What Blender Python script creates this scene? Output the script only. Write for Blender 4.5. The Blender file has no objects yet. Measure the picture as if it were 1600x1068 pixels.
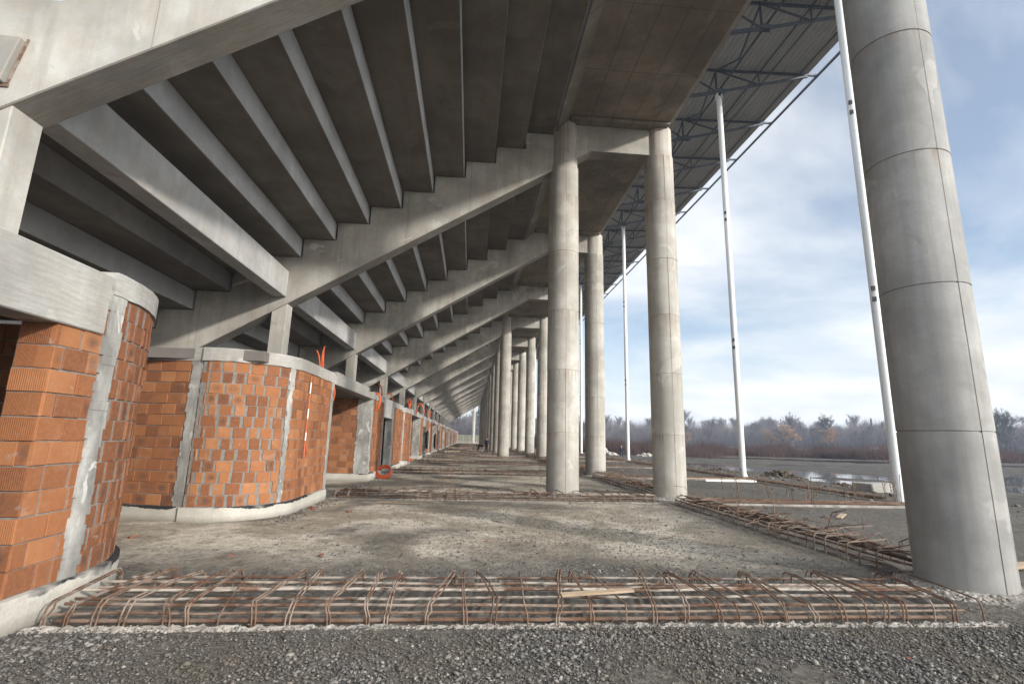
import bpy, math, random
import numpy as np
from mathutils import Vector, Matrix
R = math.radians
rng = random.Random(7)
npr = np.random.default_rng(11)
S = bpy.context.scene
C = S.collection

# ------------------------------------------------------------------ camera
H_EYE = 1.65
cam_d = bpy.data.cameras.new('camera')
cam_d.sensor_width = 36.0
cam_d.lens = 17.2567
cam_d.clip_start = 0.05
cam_d.clip_end = 3000
cam = bpy.data.objects.new('camera', cam_d)
C.objects.link(cam)
def cam_axes(pitch, roll, yaw):
    cy, sy = math.cos(yaw), math.sin(yaw)
    fw = Vector((sy*math.cos(pitch), cy*math.cos(pitch), math.sin(pitch)))
    r0 = Vector((cy, -sy, 0)); u0 = r0.cross(fw)
    c, s = math.cos(roll), math.sin(roll)
    return fw, c*r0 + s*u0, -s*r0 + c*u0
FW, RT, UP = cam_axes(0.19437, 0.0246, 0.07887)
m = Matrix.Identity(4)
for i in range(3):
    m[i][0], m[i][1], m[i][2] = RT[i], UP[i], -FW[i]
m[2][3] = H_EYE
cam.matrix_world = m
S.camera = cam

# ------------------------------------------------------------------ sky, sun, exposure
SUN_AZ = R(133)          # clockwise from +Y
SUN_EL = R(19.5)
W = bpy.data.worlds.new('World'); S.world = W; W.use_nodes = True
wt = W.node_tree; wt.nodes.clear()
def wn(t, **k):
    n = wt.nodes.new(t)
    for a, b in k.items(): setattr(n, a, b)
    return n
def build_world():
    L = wt.links.new
    out = wn('ShaderNodeOutputWorld'); bg = wn('ShaderNodeBackground')
    sky = wn('ShaderNodeTexSky', sky_type='NISHITA', sun_disc=False, sun_elevation=SUN_EL,
             sun_rotation=SUN_AZ, altitude=150, air_density=1.0, dust_density=1.2, ozone_density=1.5)
    tc = wn('ShaderNodeTexCoord'); sp = wn('ShaderNodeSeparateXYZ')
    L(tc.outputs['Generated'], sp.inputs[0])
    # project the view direction on a flat cloud deck
    a = wn('ShaderNodeMath', operation='ADD'); a.inputs[1].default_value = 0.3
    mx = wn('ShaderNodeMath', operation='MAXIMUM'); mx.inputs[1].default_value = 0.0
    L(sp.outputs[2], mx.inputs[0]); L(mx.outputs[0], a.inputs[0])
    dx = wn('ShaderNodeMath', operation='DIVIDE'); dy = wn('ShaderNodeMath', operation='DIVIDE')
    L(sp.outputs[0], dx.inputs[0]); L(a.outputs[0], dx.inputs[1])
    L(sp.outputs[1], dy.inputs[0]); L(a.outputs[0], dy.inputs[1])
    cb = wn('ShaderNodeCombineXYZ'); L(dx.outputs[0], cb.inputs[0]); L(dy.outputs[0], cb.inputs[1])
    mp = wn('ShaderNodeMapping'); mp.inputs['Scale'].default_value = (0.8, 1.0, 1); mp.inputs['Rotation'].default_value = (0, 0, 0.5)
    mp.inputs['Location'].default_value = (4.5, 2.2, 0)
    L(cb.outputs[0], mp.inputs[0])
    n1 = wn('ShaderNodeTexNoise'); n1.inputs['Scale'].default_value = 1.15; n1.inputs['Detail'].default_value = 9
    n1.inputs['Roughness'].default_value = 0.54; n1.inputs['Distortion'].default_value = 0.35
    L(mp.outputs[0], n1.inputs['Vector'])
    n2 = wn('ShaderNodeTexNoise'); n2.inputs['Scale'].default_value = 3.4; n2.inputs['Detail'].default_value = 6
    L(mp.outputs[0], n2.inputs['Vector'])
    mr = wn('ShaderNodeMapRange'); mr.inputs['From Min'].default_value = 0.35; mr.inputs['From Max'].default_value = 0.55
    mr.inputs['To Min'].default_value = 0.2; mr.inputs['To Max'].default_value = 0.97
    L(n1.outputs['Fac'], mr.inputs['Value'])
    # haze whitens the horizon
    hz = wn('ShaderNodeMapRange'); hz.inputs['From Min'].default_value = 0.0; hz.inputs['From Max'].default_value = 0.22
    hz.inputs['To Min'].default_value = 0.95; hz.inputs['To Max'].default_value = 0.0
    L(sp.outputs[2], hz.inputs['Value'])
    mxx = wn('ShaderNodeMath', operation='MAXIMUM'); L(mr.outputs[0], mxx.inputs[0]); L(hz.outputs[0], mxx.inputs[1])
    ccol = wn('ShaderNodeMix', data_type='RGBA')
    ccol.inputs['A'].default_value = (4.55, 4.85, 5.25, 1); ccol.inputs['B'].default_value = (5.3, 5.45, 5.6, 1)
    mr2 = wn('ShaderNodeMapRange'); mr2.inputs['From Min'].default_value = 0.4; mr2.inputs['From Max'].default_value = 0.6
    L(n2.outputs['Fac'], mr2.inputs['Value']); L(mr2.outputs[0], ccol.inputs['Factor'])
    # thin cloud glows brighter towards the sun and overhead
    dt = wn('ShaderNodeVectorMath', operation='DOT_PRODUCT'); L(tc.outputs['Generated'], dt.inputs[0])
    dt.inputs[1].default_value = (math.sin(SUN_AZ)*math.cos(SUN_EL), math.cos(SUN_AZ)*math.cos(SUN_EL), math.sin(SUN_EL))
    g1 = wn('ShaderNodeMapRange', interpolation_type='SMOOTHSTEP'); g1.inputs['From Min'].default_value = 0.25; g1.inputs['From Max'].default_value = 1.0
    g1.inputs['To Min'].default_value = 1.0; g1.inputs['To Max'].default_value = 3.0; L(dt.outputs['Value'], g1.inputs['Value'])
    g2 = wn('ShaderNodeMapRange', interpolation_type='SMOOTHSTEP'); g2.inputs['From Min'].default_value = 0.6; g2.inputs['From Max'].default_value = 1.0
    g2.inputs['To Min'].default_value = 1.0; g2.inputs['To Max'].default_value = 1.6; L(sp.outputs[2], g2.inputs['Value'])
    gm = wn('ShaderNodeMath', operation='MULTIPLY'); L(g1.outputs[0], gm.inputs[0]); L(g2.outputs[0], gm.inputs[1])
    cg = wn('ShaderNodeVectorMath', operation='SCALE'); L(ccol.outputs['Result'], cg.inputs[0]); L(gm.outputs[0], cg.inputs['Scale'])
    mix = wn('ShaderNodeMix', data_type='RGBA')
    L(mxx.outputs[0], mix.inputs['Factor']); L(sky.outputs[0], mix.inputs['A']); L(cg.outputs[0], mix.inputs['B'])
    L(mix.outputs['Result'], bg.inputs['Color']); bg.inputs['Strength'].default_value = 0.15
    L(bg.outputs[0], out.inputs[0])
build_world()
sl = bpy.data.lights.new('sun', 'SUN'); sl.energy = 3.0; sl.angle = R(2.6); sl.color = (1, 0.95, 0.88)
so = bpy.data.objects.new('sun', sl); C.objects.link(so)
sd = Vector((math.sin(SUN_AZ)*math.cos(SUN_EL), math.cos(SUN_AZ)*math.cos(SUN_EL), math.sin(SUN_EL)))
so.rotation_euler = sd.to_track_quat('Z', 'Y').to_euler()
so.location = sd*60
S.view_settings.view_transform = 'Standard'; S.view_settings.look = 'None'
S.view_settings.exposure = 0.42; S.view_settings.gamma = 1; S.view_settings.use_curve_mapping = False

# ------------------------------------------------------------------ pixel -> world helper used while laying out (plain ray / plane)
def ray(x, y):
    return FW + RT*((x-800)/766.963) + UP*((534-y)/766.963)
def on_x(x, y, X):
    d = ray(x, y); return Vector((0, 0, H_EYE)) + d*(X/d.x)
def on_y(x, y, Y):
    d = ray(x, y); return Vector((0, 0, H_EYE)) + d*(Y/d.y)
def on_z(x, y, Z=0.0):
    d = ray(x, y); return Vector((0, 0, H_EYE)) + d*((Z-H_EYE)/d.z)

# ------------------------------------------------------------------ object helpers
def tag(o, label=None, cat=None, group=None, kind=None):
    if label: o['label'] = label
    if cat: o['category'] = cat
    if group: o['group'] = group
    if kind: o['kind'] = kind
    return o
def empty(name, loc=(0, 0, 0), rz=0):
    o = bpy.data.objects.new(name, None); o.empty_display_size = 0.3
    o.location = loc; o.rotation_euler = (0, 0, rz); C.objects.link(o); return o
class MB:
    def __init__(s): s.v = []; s.f = []; s.uv = []; s.col = []
    def add(s, vs, fs, uvs=None, col=None):
        b = len(s.v); s.v += [tuple(v) for v in vs]
        for i, f in enumerate(fs):
            s.f.append([b+j for j in f])
            s.uv.append(uvs[i] if uvs else None)
        s.col += [col]*len(vs)
    def box(s, x0, x1, y0, y1, z0, z1):
        s.add([(x0,y0,z0),(x1,y0,z0),(x1,y1,z0),(x0,y1,z0),(x0,y0,z1),(x1,y0,z1),(x1,y1,z1),(x0,y1,z1)],
              [(3,2,1,0),(4,5,6,7),(0,1,5,4),(1,2,6,5),(2,3,7,6),(3,0,4,7)])
    def obox(s, c, ax, ay, az):
        c, ax, ay, az = map(Vector, (c, ax, ay, az))
        vs = [c+ax*i+ay*j+az*k for k in (-1, 1) for (i, j) in ((-1,-1),(1,-1),(1,1),(-1,1))]
        s.add(vs, [(3,2,1,0),(4,5,6,7),(0,1,5,4),(1,2,6,5),(2,3,7,6),(3,0,4,7)])
    def prism_y(s, prof, y0, y1):          # prof: list of (x,z)
        n = len(prof)
        s.add([(x, y0, z) for x, z in prof] + [(x, y1, z) for x, z in prof],
              [tuple(range(n)), tuple(range(2*n-1, n-1, -1))] + [((i+1) % n, i, n+i, n+(i+1) % n) for i in range(n)])
    def tube(s, pts, r, sides=6, caps=True, rot=0.0):
        pts = [Vector(p) for p in pts]; n = len(pts)
        rs = r if isinstance(r, (list, tuple)) else [r]*n
        t = (pts[1]-pts[0]).normalized()
        a = t.orthogonal().normalized()
        if abs(t.z) < 0.9:
            a = Vector((0, 0, 1)); a = (a - t*a.dot(t)).normalized()
        vs = []; fs = []
        for i, p in enumerate(pts):
            if i == 0: tt = t
            elif i == n-1: tt = (pts[i]-pts[i-1]).normalized()
            else:
                tt = ((pts[i+1]-pts[i]).normalized() + (pts[i]-pts[i-1]).normalized())
                tt = tt.normalized() if tt.length > 1e-6 else (pts[i+1]-pts[i]).normalized()
            a = a - tt*a.dot(tt)
            a = a.normalized() if a.length > 1e-6 else tt.orthogonal().normalized()
            b = tt.cross(a)
            for k in range(sides):
                q = rot + 2*math.pi*k/sides
                vs.append(p + (a*math.cos(q) + b*math.sin(q))*rs[i])
        for i in range(n-1):
            for k in range(sides):
                k2 = (k+1) % sides
                fs.append((i*sides+k, i*sides+k2, (i+1)*sides+k2, (i+1)*sides+k))
        if caps:
            fs.append(tuple(range(sides-1, -1, -1))); fs.append(tuple((n-1)*sides+k for k in range(sides)))
        s.add(vs, fs)
    def lathe(s, prof, sides=32, cx=0, cy=0, jit=0.0, rr=None):   # prof: list of (r,z)
        n = len(prof); vs = []; fs = []
        for r, z in prof:
            for k in range(sides):
                q = 2*math.pi*k/sides
                j = (rr.uniform(-jit, jit) if rr else 0)
                vs.append((cx+(r+j)*math.cos(q), cy+(r+j)*math.sin(q), z+(rr.uniform(-jit, jit)*.5 if rr else 0)))
        for i in range(n-1):
            for k in range(sides):
                k2 = (k+1) % sides
                fs.append((i*sides+k, i*sides+k2, (i+1)*sides+k2, (i+1)*sides+k))
        fs.append(tuple(range(sides-1, -1, -1))); fs.append(tuple((n-1)*sides+k for k in range(sides)))
        s.add(vs, fs)
    def build(s, name, mat, parent=None, smooth=False, loc=None, bevel=0.0):
        me = bpy.data.meshes.new(name); me.from_pydata(s.v, [], s.f)
        if mat: me.materials.append(mat)
        if any(u is not None for u in s.uv):
            ul = me.uv_layers.new(name='UVMap'); li = 0
            buf = []
            for f, u in zip(s.f, s.uv):
                for j in range(len(f)): buf += list(u[j]) if u is not None else [-1.0, -1.0]
            ul.data.foreach_set('uv', buf)
        if any(c is not None for c in s.col):
            at = me.color_attributes.new('tone', 'FLOAT_COLOR', 'POINT'); buf = []
            for c in s.col: buf += [c[0], c[1], c[2], 1.0] if c else [0, 0, 0, 1]
            at.data.foreach_set('color', buf)
        if smooth:
            me.polygons.foreach_set('use_smooth', [True]*len(me.polygons))
            try: me.set_sharp_from_angle(angle=R(40))
            except Exception: pass
        me.update()
        o = bpy.data.objects.new(name, me); C.objects.link(o)
        if parent: o.parent = parent
        if loc: o.location = loc
        if bevel:
            b = o.modifiers.new('bevel', 'BEVEL'); b.width = bevel; b.segments = 1; b.limit_method = 'ANGLE'; b.angle_limit = R(25)
        return o
def copy_tree(o, loc=None, parent=None):
    c = o.copy(); C.objects.link(c)
    if parent: c.parent = parent
    if loc is not None: c.location = loc
    for ch in list(o.children): copy_tree(ch, None, c)
    return c
ORD = ['first', 'second', 'third', 'fourth', 'fifth', 'sixth', 'seventh', 'eighth', 'ninth', 'tenth', 'eleventh',
       'twelfth', 'thirteenth', 'fourteenth', 'fifteenth', 'sixteenth', 'seventeenth', 'eighteenth', 'nineteenth', 'twentieth']

# ------------------------------------------------------------------ materials
class NT:
    def __init__(s, name):
        s.m = bpy.data.materials.new(name); s.m.use_nodes = True; s.t = s.m.node_tree; s.t.nodes.clear()
        s.out = s.n('ShaderNodeOutputMaterial'); s.b = s.n('ShaderNodeBsdfPrincipled')
        s.t.links.new(s.b.outputs[0], s.out.inputs['Surface'])
    def n(s, t, **k):
        x = s.t.nodes.new(t)
        for a, b in k.items(): setattr(x, a, b)
        return x
    def L(s, a, b): s.t.links.new(a, b)
    def val(s, x, sock):
        if isinstance(x, (int, float)): sock.default_value = x
        elif isinstance(x, (tuple, list)): sock.default_value = tuple(x) if len(x) == 4 or sock.type == 'VECTOR' else tuple(x)+(1,)
        else: s.L(x, sock)
    def math(s, op, a, b=0.0, c=None):
        x = s.n('ShaderNodeMath', operation=op); s.val(a, x.inputs[0]); s.val(b, x.inputs[1])
        if c is not None: s.val(c, x.inputs[2])
        return x.outputs[0]
    def mix(s, f, a, b, mode='MIX'):
        x = s.n('ShaderNodeMix', data_type='RGBA', blend_type=mode); s.val(f, x.inputs['Factor']); s.val(a, x.inputs['A']); s.val(b, x.inputs['B'])
        return x.outputs['Result']
    def rng(s, v, a, b, c=0.0, d=1.0):
        x = s.n('ShaderNodeMapRange'); s.val(v, x.inputs['Value'])
        for k, q in zip(('From Min', 'From Max', 'To Min', 'To Max'), (a, b, c, d)): x.inputs[k].default_value = q
        return x.outputs[0]
    def coords(s, kind='Object', jitter=True):
        tc = s.n('ShaderNodeTexCoord'); o = tc.outputs[kind]
        if jitter:
            oi = s.n('ShaderNodeObjectInfo'); v = s.n('ShaderNodeVectorMath', operation='MULTIPLY_ADD')
            cb = s.n('ShaderNodeCombineXYZ')
            s.L(oi.outputs['Random'], cb.inputs[0]); s.L(oi.outputs['Random'], cb.inputs[1])
            s.L(cb.outputs[0], v.inputs[0]); v.inputs[1].default_value = (37, 53, 0); s.L(o, v.inputs[2]); return v.outputs[0]
        return o
    def scale(s, v, sc, rot=(0, 0, 0)):
        x = s.n('ShaderNodeMapping'); x.inputs['Scale'].default_value = sc; x.inputs['Rotation'].default_value = rot; s.L(v, x.inputs[0]); return x.outputs[0]
    def noise(s, v, sc, det=5, rough=0.55, dist=0.0):
        x = s.n('ShaderNodeTexNoise'); x.inputs['Scale'].default_value = sc; x.inputs['Detail'].default_value = det
        x.inputs['Roughness'].default_value = rough; x.inputs['Distortion'].default_value = dist
        if v is not None: s.L(v, x.inputs['Vector'])
        return x.outputs['Fac']
    def voro(s, v, sc, out='Distance', feat='F1'):
        x = s.n('ShaderNodeTexVoronoi', feature=feat); x.inputs['Scale'].default_value = sc; s.L(v, x.inputs['Vector']); return x.outputs[out]
    def bump(s, h, st=0.3, dist=0.01, prev=None):
        x = s.n('ShaderNodeBump'); x.inputs['Strength'].default_value = st; x.inputs['Distance'].default_value = dist; s.L(h, x.inputs['Height'])
        if prev is not None: s.L(prev, x.inputs['Normal'])
        s.L(x.outputs[0], s.b.inputs['Normal']); return x.outputs[0]
    def sep(s, v):
        x = s.n('ShaderNodeSeparateXYZ'); s.L(v, x.inputs[0]); return x.outputs
    def done(s, col, rough=0.8, metal=0.0, spec=0.3):
        s.val(col, s.b.inputs['Base Color']); s.val(rough, s.b.inputs['Roughness']); s.val(metal, s.b.inputs['Metallic'])
        s.b.inputs['Specular IOR Level'].default_value = spec
        return s.m

def concrete(name, base, streak=0.25, dark=0.55, warm=(0.36, 0.30, 0.23), patch=0.5, lines=None, pin=0.6, boards=None, rust=None, streak_scale=(2.2, 2.2, 0.22), sc=1.0):
    k = NT(name); v = k.coords()
    if sc != 1.0: v = k.scale(v, (sc, sc, sc*0.55))
    raw = k.coords(jitter=False)
    big = k.noise(v, 0.55, 5, 0.6); med = k.noise(v, 2.3, 7, 0.62, 0.4); fine = k.noise(v, 34, 4, 0.7)
    st = k.noise(k.scale(v, streak_scale), 2.0, 6, 0.6)
    b = Vector(base)
    tone = None
    if rust:                                    # every drum was poured on its own: a slightly different grey
        oi = k.n('ShaderNodeObjectInfo'); wnz = k.n('ShaderNodeTexWhiteNoise', noise_dimensions='2D'); cbn = k.n('ShaderNodeCombineXYZ')
        k.L(k.math('FLOOR', k.math('DIVIDE', k.sep(raw)[2], 1.873)), cbn.inputs[0]); k.L(oi.outputs['Random'], cbn.inputs[1]); k.L(cbn.outputs[0], wnz.inputs['Vector']); tone = wnz.outputs['Value']
    col = k.mix(k.rng(big, 0.38, 0.62), tuple(b*dark), tuple(b*1.06))
    if tone is not None: col = k.mix(k.rng(tone, 0.0, 1.0, 0.0, 0.15), col, tuple(b*0.62))
    col = k.mix(k.math('MULTIPLY', k.rng(st, 0.45, 0.75), streak), col, tuple(Vector(warm)*0.55))
    # repaired patches with hard edges: paler grey slurry and dark damp blots
    pm = k.rng(k.noise(v, 0.85, 3, 0.45, 0.8), 0.635, 0.65)
    col = k.mix(k.math('MULTIPLY', pm, patch), col, tuple(b*1.2))
    pm2 = k.rng(k.noise(v, 1.7, 4, 0.5, 1.4), 0.66, 0.70)
    col = k.mix(k.math('MULTIPLY', pm2, patch*0.7), col, tuple(b*0.52))
    col = k.mix(k.rng(med, 0.42, 0.75, 0.0, 0.55), col, tuple(Vector(warm)))
    col = k.mix(k.rng(fine, 0.3, 0.7, 0.0, 0.22), col, tuple(b*0.45))
    holes = k.rng(k.voro(v, 9.0), 0.03, 0.075, 1.0, 0.0)
    hm = k.math('MULTIPLY', holes, k.rng(k.noise(v, 1.3, 2), 0.45, 0.6))
    col = k.mix(k.math('MULTIPLY', hm, pin), col, (0.05, 0.047, 0.042))
    h = k.math('ADD', k.math('MULTIPLY', fine, 0.35), k.math('MULTIPLY', med, 0.8))
    h = k.math('SUBTRACT', h, k.math('MULTIPLY', hm, 0.6))
    if lines:                                   # formwork panel joints: list of (axis, spacing, offset, width)
        x = k.sep(raw)
        for ax, spc, off, wd in lines:
            fr = k.math('FRACT', k.math('DIVIDE', k.math('ADD', x[ax], off+1000*spc), spc))
            d = k.math('ABSOLUTE', k.math('SUBTRACT', fr, 0.5))
            ln = k.rng(d, 0.5-wd/spc, 0.5-wd/spc*0.35)
            ln = k.math('MULTIPLY', ln, k.rng(med, 0.25, 0.6, 0.5, 1.0))
            col = k.mix(k.math('MULTIPLY', ln, 0.55), col, tuple(b*0.28)); h = k.math('SUBTRACT', h, k.math('MULTIPLY', ln, 0.5))
    if boards:                                  # rough sawn board marks running along one direction
        g = k.noise(k.scale(v, boards), 6.0, 6, 0.7)
        col = k.mix(k.rng(g, 0.4, 0.7, 0.0, 0.5), col, tuple(b*0.4)); h = k.math('ADD', h, k.math('MULTIPLY', g, 0.8))
    if rust:                                    # water run marks hanging from construction joints: (list of z, length)
        x = k.sep(raw)
        rs = k.noise(k.scale(v, (7, 7, 0.15)), 2.0, 5, 0.6)
        for z, ln in rust:
            t = k.math('SUBTRACT', z, x[2])
            msk = k.math('MULTIPLY', k.rng(t, 0.0, ln, 1.0, 0.0), k.math('GREATER_THAN', t, 0.0))
            col = k.mix(k.math('MULTIPLY', k.math('MULTIPLY', msk, k.rng(rs, 0.44, 0.68)), 0.55), col, (0.20, 0.115, 0.06))
    k.bump(h, 0.35, 0.012)
    return k.done(col, k.rng(med, 0.3, 0.8, 0.72, 0.92))

M = {}
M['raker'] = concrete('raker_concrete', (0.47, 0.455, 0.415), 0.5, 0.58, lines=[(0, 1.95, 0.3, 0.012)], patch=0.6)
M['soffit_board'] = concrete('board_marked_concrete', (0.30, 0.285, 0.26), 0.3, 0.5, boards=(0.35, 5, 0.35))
M['slab_soffit'] = concrete('shade_painted_soffit', (0.205, 0.186, 0.16), 0.3, 0.66, warm=(0.15, 0.12, 0.09), patch=0.35, streak_scale=(2.0, 0.4, 1), pin=0.3)  # same precast concrete, underside shade painted in as a darker brown
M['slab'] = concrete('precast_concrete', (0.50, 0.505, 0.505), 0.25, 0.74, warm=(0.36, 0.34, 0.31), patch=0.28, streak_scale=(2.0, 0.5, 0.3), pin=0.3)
M['beam'] = concrete('edge_beam_concrete', (0.50, 0.50, 0.49), 0.3, 0.72, patch=0.35)
M['deck'] = concrete('deck_concrete', (0.29, 0.26, 0.218), 0.4, 0.55, warm=(0.24, 0.19, 0.14), lines=[(0, 0.72, 0.0, 0.022), (1, 2.26, 0.5, 0.022)], patch=0.4)
M['column'] = concrete('column_concrete', (0.53, 0.508, 0.455), 0.38, 0.68, warm=(0.33, 0.285, 0.22), patch=0.35,
                       rust=[(12.26, 1.6), (11.15, 0.8), (9.5, 1.0), (7.48, 0.5), (5.61, 1.0), (3.74, 0.5), (1.87, 0.3)], streak_scale=(3.5, 3.5, 0.18))
M['column_grey'] = concrete('column_grey_concrete', (0.40, 0.392, 0.37), 0.4, 0.56, warm=(0.25, 0.24, 0.215), patch=0.4, streak_scale=(3.5, 3.5, 0.18),
                       rust=[(9.52, 0.7), (7.48, 0.2), (5.61, 0.35)])
M['seam'] = concrete('seam_concrete', (0.17, 0.155, 0.13), 0.3, 0.5, pin=0)
M['ring'] = concrete('ring_beam_concrete', (0.49, 0.475, 0.44), 0.35, 0.62, patch=0.6, boards=(0.6, 0.6, 6))
M['strip'] = concrete('tie_column_concrete', (0.46, 0.45, 0.42), 0.55, 0.45, warm=(0.27, 0.25, 0.215), patch=1.0, sc=5.0)
M['footing'] = concrete('rough_footing_concrete', (0.35, 0.325, 0.29), 0.2, 0.4, patch=0.7, sc=3.0)
M['rough'] = concrete('dirty_blinding_concrete', (0.15, 0.135, 0.115), 0.2, 0.5, warm=(0.12, 0.10, 0.08), patch=0.5, sc=3.0)

def m_plinth():
    k = NT('plinth_concrete'); v = k.coords(); x = k.sep(k.coords(jitter=False))
    n = k.noise(v, 2.2, 6, 0.6); f = k.noise(v, 30, 4)
    col = k.mix(k.rng(n, 0.3, 0.7), (0.42, 0.40, 0.35), (0.56, 0.53, 0.47))
    col = k.mix(k.rng(f, 0.35, 0.7, 0, 0.3), col, (0.25, 0.23, 0.19))
    lim = k.math('ADD', 0.235, k.math('MULTIPLY', k.math('SUBTRACT', k.noise(k.scale(v, (1, 1, 0.2)), 1.4, 5, 0.6), 0.5), 0.3))
    tar = k.math('MULTIPLY', k.rng(k.math('SUBTRACT', x[2], lim), -0.006, 0.006), k.rng(k.noise(v, 0.9, 3), 0.44, 0.5))
    col = k.mix(tar, col, (0.028, 0.028, 0.03))                 # torn bitumen felt
    col = k.mix(k.math('MULTIPLY', k.rng(x[2], 0.0, 0.12, 1, 0), 0.7), col, (0.17, 0.15, 0.12))   # splashed mud
    k.bump(k.math('ADD', n, f), 0.4, 0.01)
    return k.done(col, 0.85)
M['plinth'] = m_plinth()

def m_brick(name='hollow_brick', dull=1.0):
    k = NT(name); v = k.coords(jitter=False)
    at = k.n('ShaderNodeVertexColor', layer_name='tone'); sp = k.n('ShaderNodeSeparateColor'); k.L(at.outputs['Color'], sp.inputs[0])
    tone, flag, pale = sp.outputs[0], sp.outputs[1], sp.outputs[2]
    uv = k.n('ShaderNodeUVMap', uv_map='UVMap'); u = k.sep(uv.outputs[0])
    n = k.noise(v, 5, 6, 0.6); n2 = k.noise(v, 26, 4, 0.65)
    rm = k.n('ShaderNodeValToRGB'); k.L(tone, rm.inputs[0])
    e = rm.color_ramp.elements
    e[0].position = 0.0; e[0].color = (0.15, 0.062, 0.034, 1); e[1].position = 1.0; e[1].color = (0.42, 0.195, 0.088, 1)
    q = e.new(0.3); q.color = (0.245, 0.097, 0.044, 1); q = e.new(0.65); q.color = (0.335, 0.137, 0.058, 1)
    col = k.mix(k.rng(n, 0.35, 0.75, 0, 0.55), rm.outputs[0], (0.24, 0.088, 0.038))
    col = k.mix(k.rng(n2, 0.4, 0.75, 0, 0.3), col, (0.42, 0.20, 0.095))
    du = k.math('SUBTRACT', u[0], 0.5); dv = k.math('SUBTRACT', u[1], 0.5)
    d = k.math('SQRT', k.math('ADD', k.math('MULTIPLY', du, k.math('MULTIPLY', du, 1.3)), k.math('MULTIPLY', dv, k.math('MULTIPLY', dv, 1.3))))
    d = k.math('ADD', d, k.math('MULTIPLY', k.math('SUBTRACT', n, 0.5), 0.8))
    sm = k.math('MULTIPLY', k.rng(d, 0.10, 0.55, 1, 0), k.rng(flag, 0.74, 0.98))
    col = k.mix(k.math('MULTIPLY', sm, 0.72), col, (0.085, 0.06, 0.05))        # reduction-fired dark core marks
    eff = k.math('MULTIPLY', k.rng(k.noise(v, 3.2, 4, 0.6, 0.6), 0.52, 0.66), k.rng(pale, 0.55, 0.8))
    col = k.mix(k.math('MULTIPLY', eff, 0.3), col, (0.46, 0.30, 0.20))         # lime bloom
    col = k.mix(k.math('MULTIPLY', k.rng(k.noise(v, 9, 4, 0.6, 0.5), 0.64, 0.72), 0.5), col, (0.34, 0.29, 0.245))   # mortar smears
    rib = k.math('SINE', k.math('MULTIPLY', u[0], 2*math.pi*17))
    k.bump(k.math('ADD', k.math('MULTIPLY', rib, 0.5), k.math('ADD', n2, n)), 0.45, 0.006)
    return k.done(col, 0.86, spec=0.2)
M['brick'] = m_brick()
def m_mortar():
    k = NT('mortar'); v = k.coords()
    n = k.noise(v, 14, 6, 0.65); b = k.noise(v, 1.2, 4)
    col = k.mix(k.rng(n, 0.3, 0.7), (0.145, 0.13, 0.115), (0.28, 0.258, 0.228)); col = k.mix(k.rng(b, 0.4, 0.65, 0, 0.55), col, (0.20, 0.185, 0.17))
    k.bump(n, 0.7, 0.02); return k.done(col, 0.92)
M['mortar'] = m_mortar()
def m_rust(name='rusty_steel', dust=0.5):
    k = NT(name); v = k.coords()
    n = k.noise(v, 6, 6, 0.65); f = k.noise(v, 60, 3); d = k.noise(k.scale(v, (0.5, 1.5, 1.5)), 4.2, 5, 0.6)
    col = k.mix(k.rng(n, 0.35, 0.7), (0.075, 0.040, 0.026), (0.20, 0.105, 0.058))
    col = k.mix(k.rng(f, 0.4, 0.7, 0, 0.5), col, (0.13, 0.075, 0.05))
    col = k.mix(k.math('MULTIPLY', k.rng(d, 0.45, 0.56), dust), col, (0.44, 0.395, 0.335))     # dried cement slurry
    oi = k.n('ShaderNodeObjectInfo'); col = k.mix(k.rng(oi.outputs['Random'], .55, 1.0, 0, .55), col, (0.17, 0.115, 0.08)); col = k.mix(k.rng(oi.outputs['Random'], .4, .0, 0, .5), col, (0.045, 0.03, 0.024))
    k.bump(k.math('ADD', n, f), 0.6, 0.004); return k.done(col, 0.85)
M['rust'] = m_rust('rusty_steel', 0.45); M['rust_bar'] = m_rust('slurry_coated_bar', 0.95); M['rust_dark'] = m_rust('dark_rusty_steel', 0.22)
def flat(name, c, rough=0.5, metal=0.0, var=0.12, sc=3.0, spec=0.4):
    k = NT(name); v = k.coords(); n = k.noise(v, sc, 5, 0.6); b = Vector(c)
    col = k.mix(k.rng(n, 0.3, 0.7), tuple(b*(1-var)), tuple(b*(1+var))); k.bump(k.noise(v, sc*12, 3), 0.12, 0.004)
    return k.done(col, rough, metal, spec)
def m_post():
    k = NT('white_painted_steel'); v = k.coords(); n = k.noise(k.scale(v, (4, 4, 0.4)), 2, 5)
    col = k.mix(k.rng(n, 0.35, 0.7), (0.74, 0.76, 0.75), (0.82, 0.83, 0.82))
    sp = k.math('MULTIPLY', k.rng(k.noise(v, 11, 3), 0.66, 0.7), 0.5); col = k.mix(sp, col, (0.42, 0.38, 0.33))
    x = k.sep(k.coords(jitter=False)); col = k.mix(k.math('MULTIPLY', k.rng(x[2], 0.0, 0.5, 0.6, 0), k.rng(k.noise(v, 5, 4), 0.4, 0.6)), col, (0.35, 0.28, 0.2))
    return k.done(col, 0.32, 0.0, 0.5)
M['post'] = m_post()
M['galv'] = flat('grey_blue_steel', (0.085, 0.10, 0.122), 0.5, 0.2)
M['roof'] = flat('roof_sheet_steel', (0.41, 0.41, 0.405), 0.5, 0.0, 0.06, 0.8)
M['black'] = flat('black_steel', (0.02, 0.022, 0.022), 0.5)
M['orange'] = flat('orange_plastic', (0.58, 0.105, 0.03), 0.5, 0, 0.25)
M['tape'] = flat('white_tape', (0.8, 0.8, 0.78), 0.5)
M['wood'] = None
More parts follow.
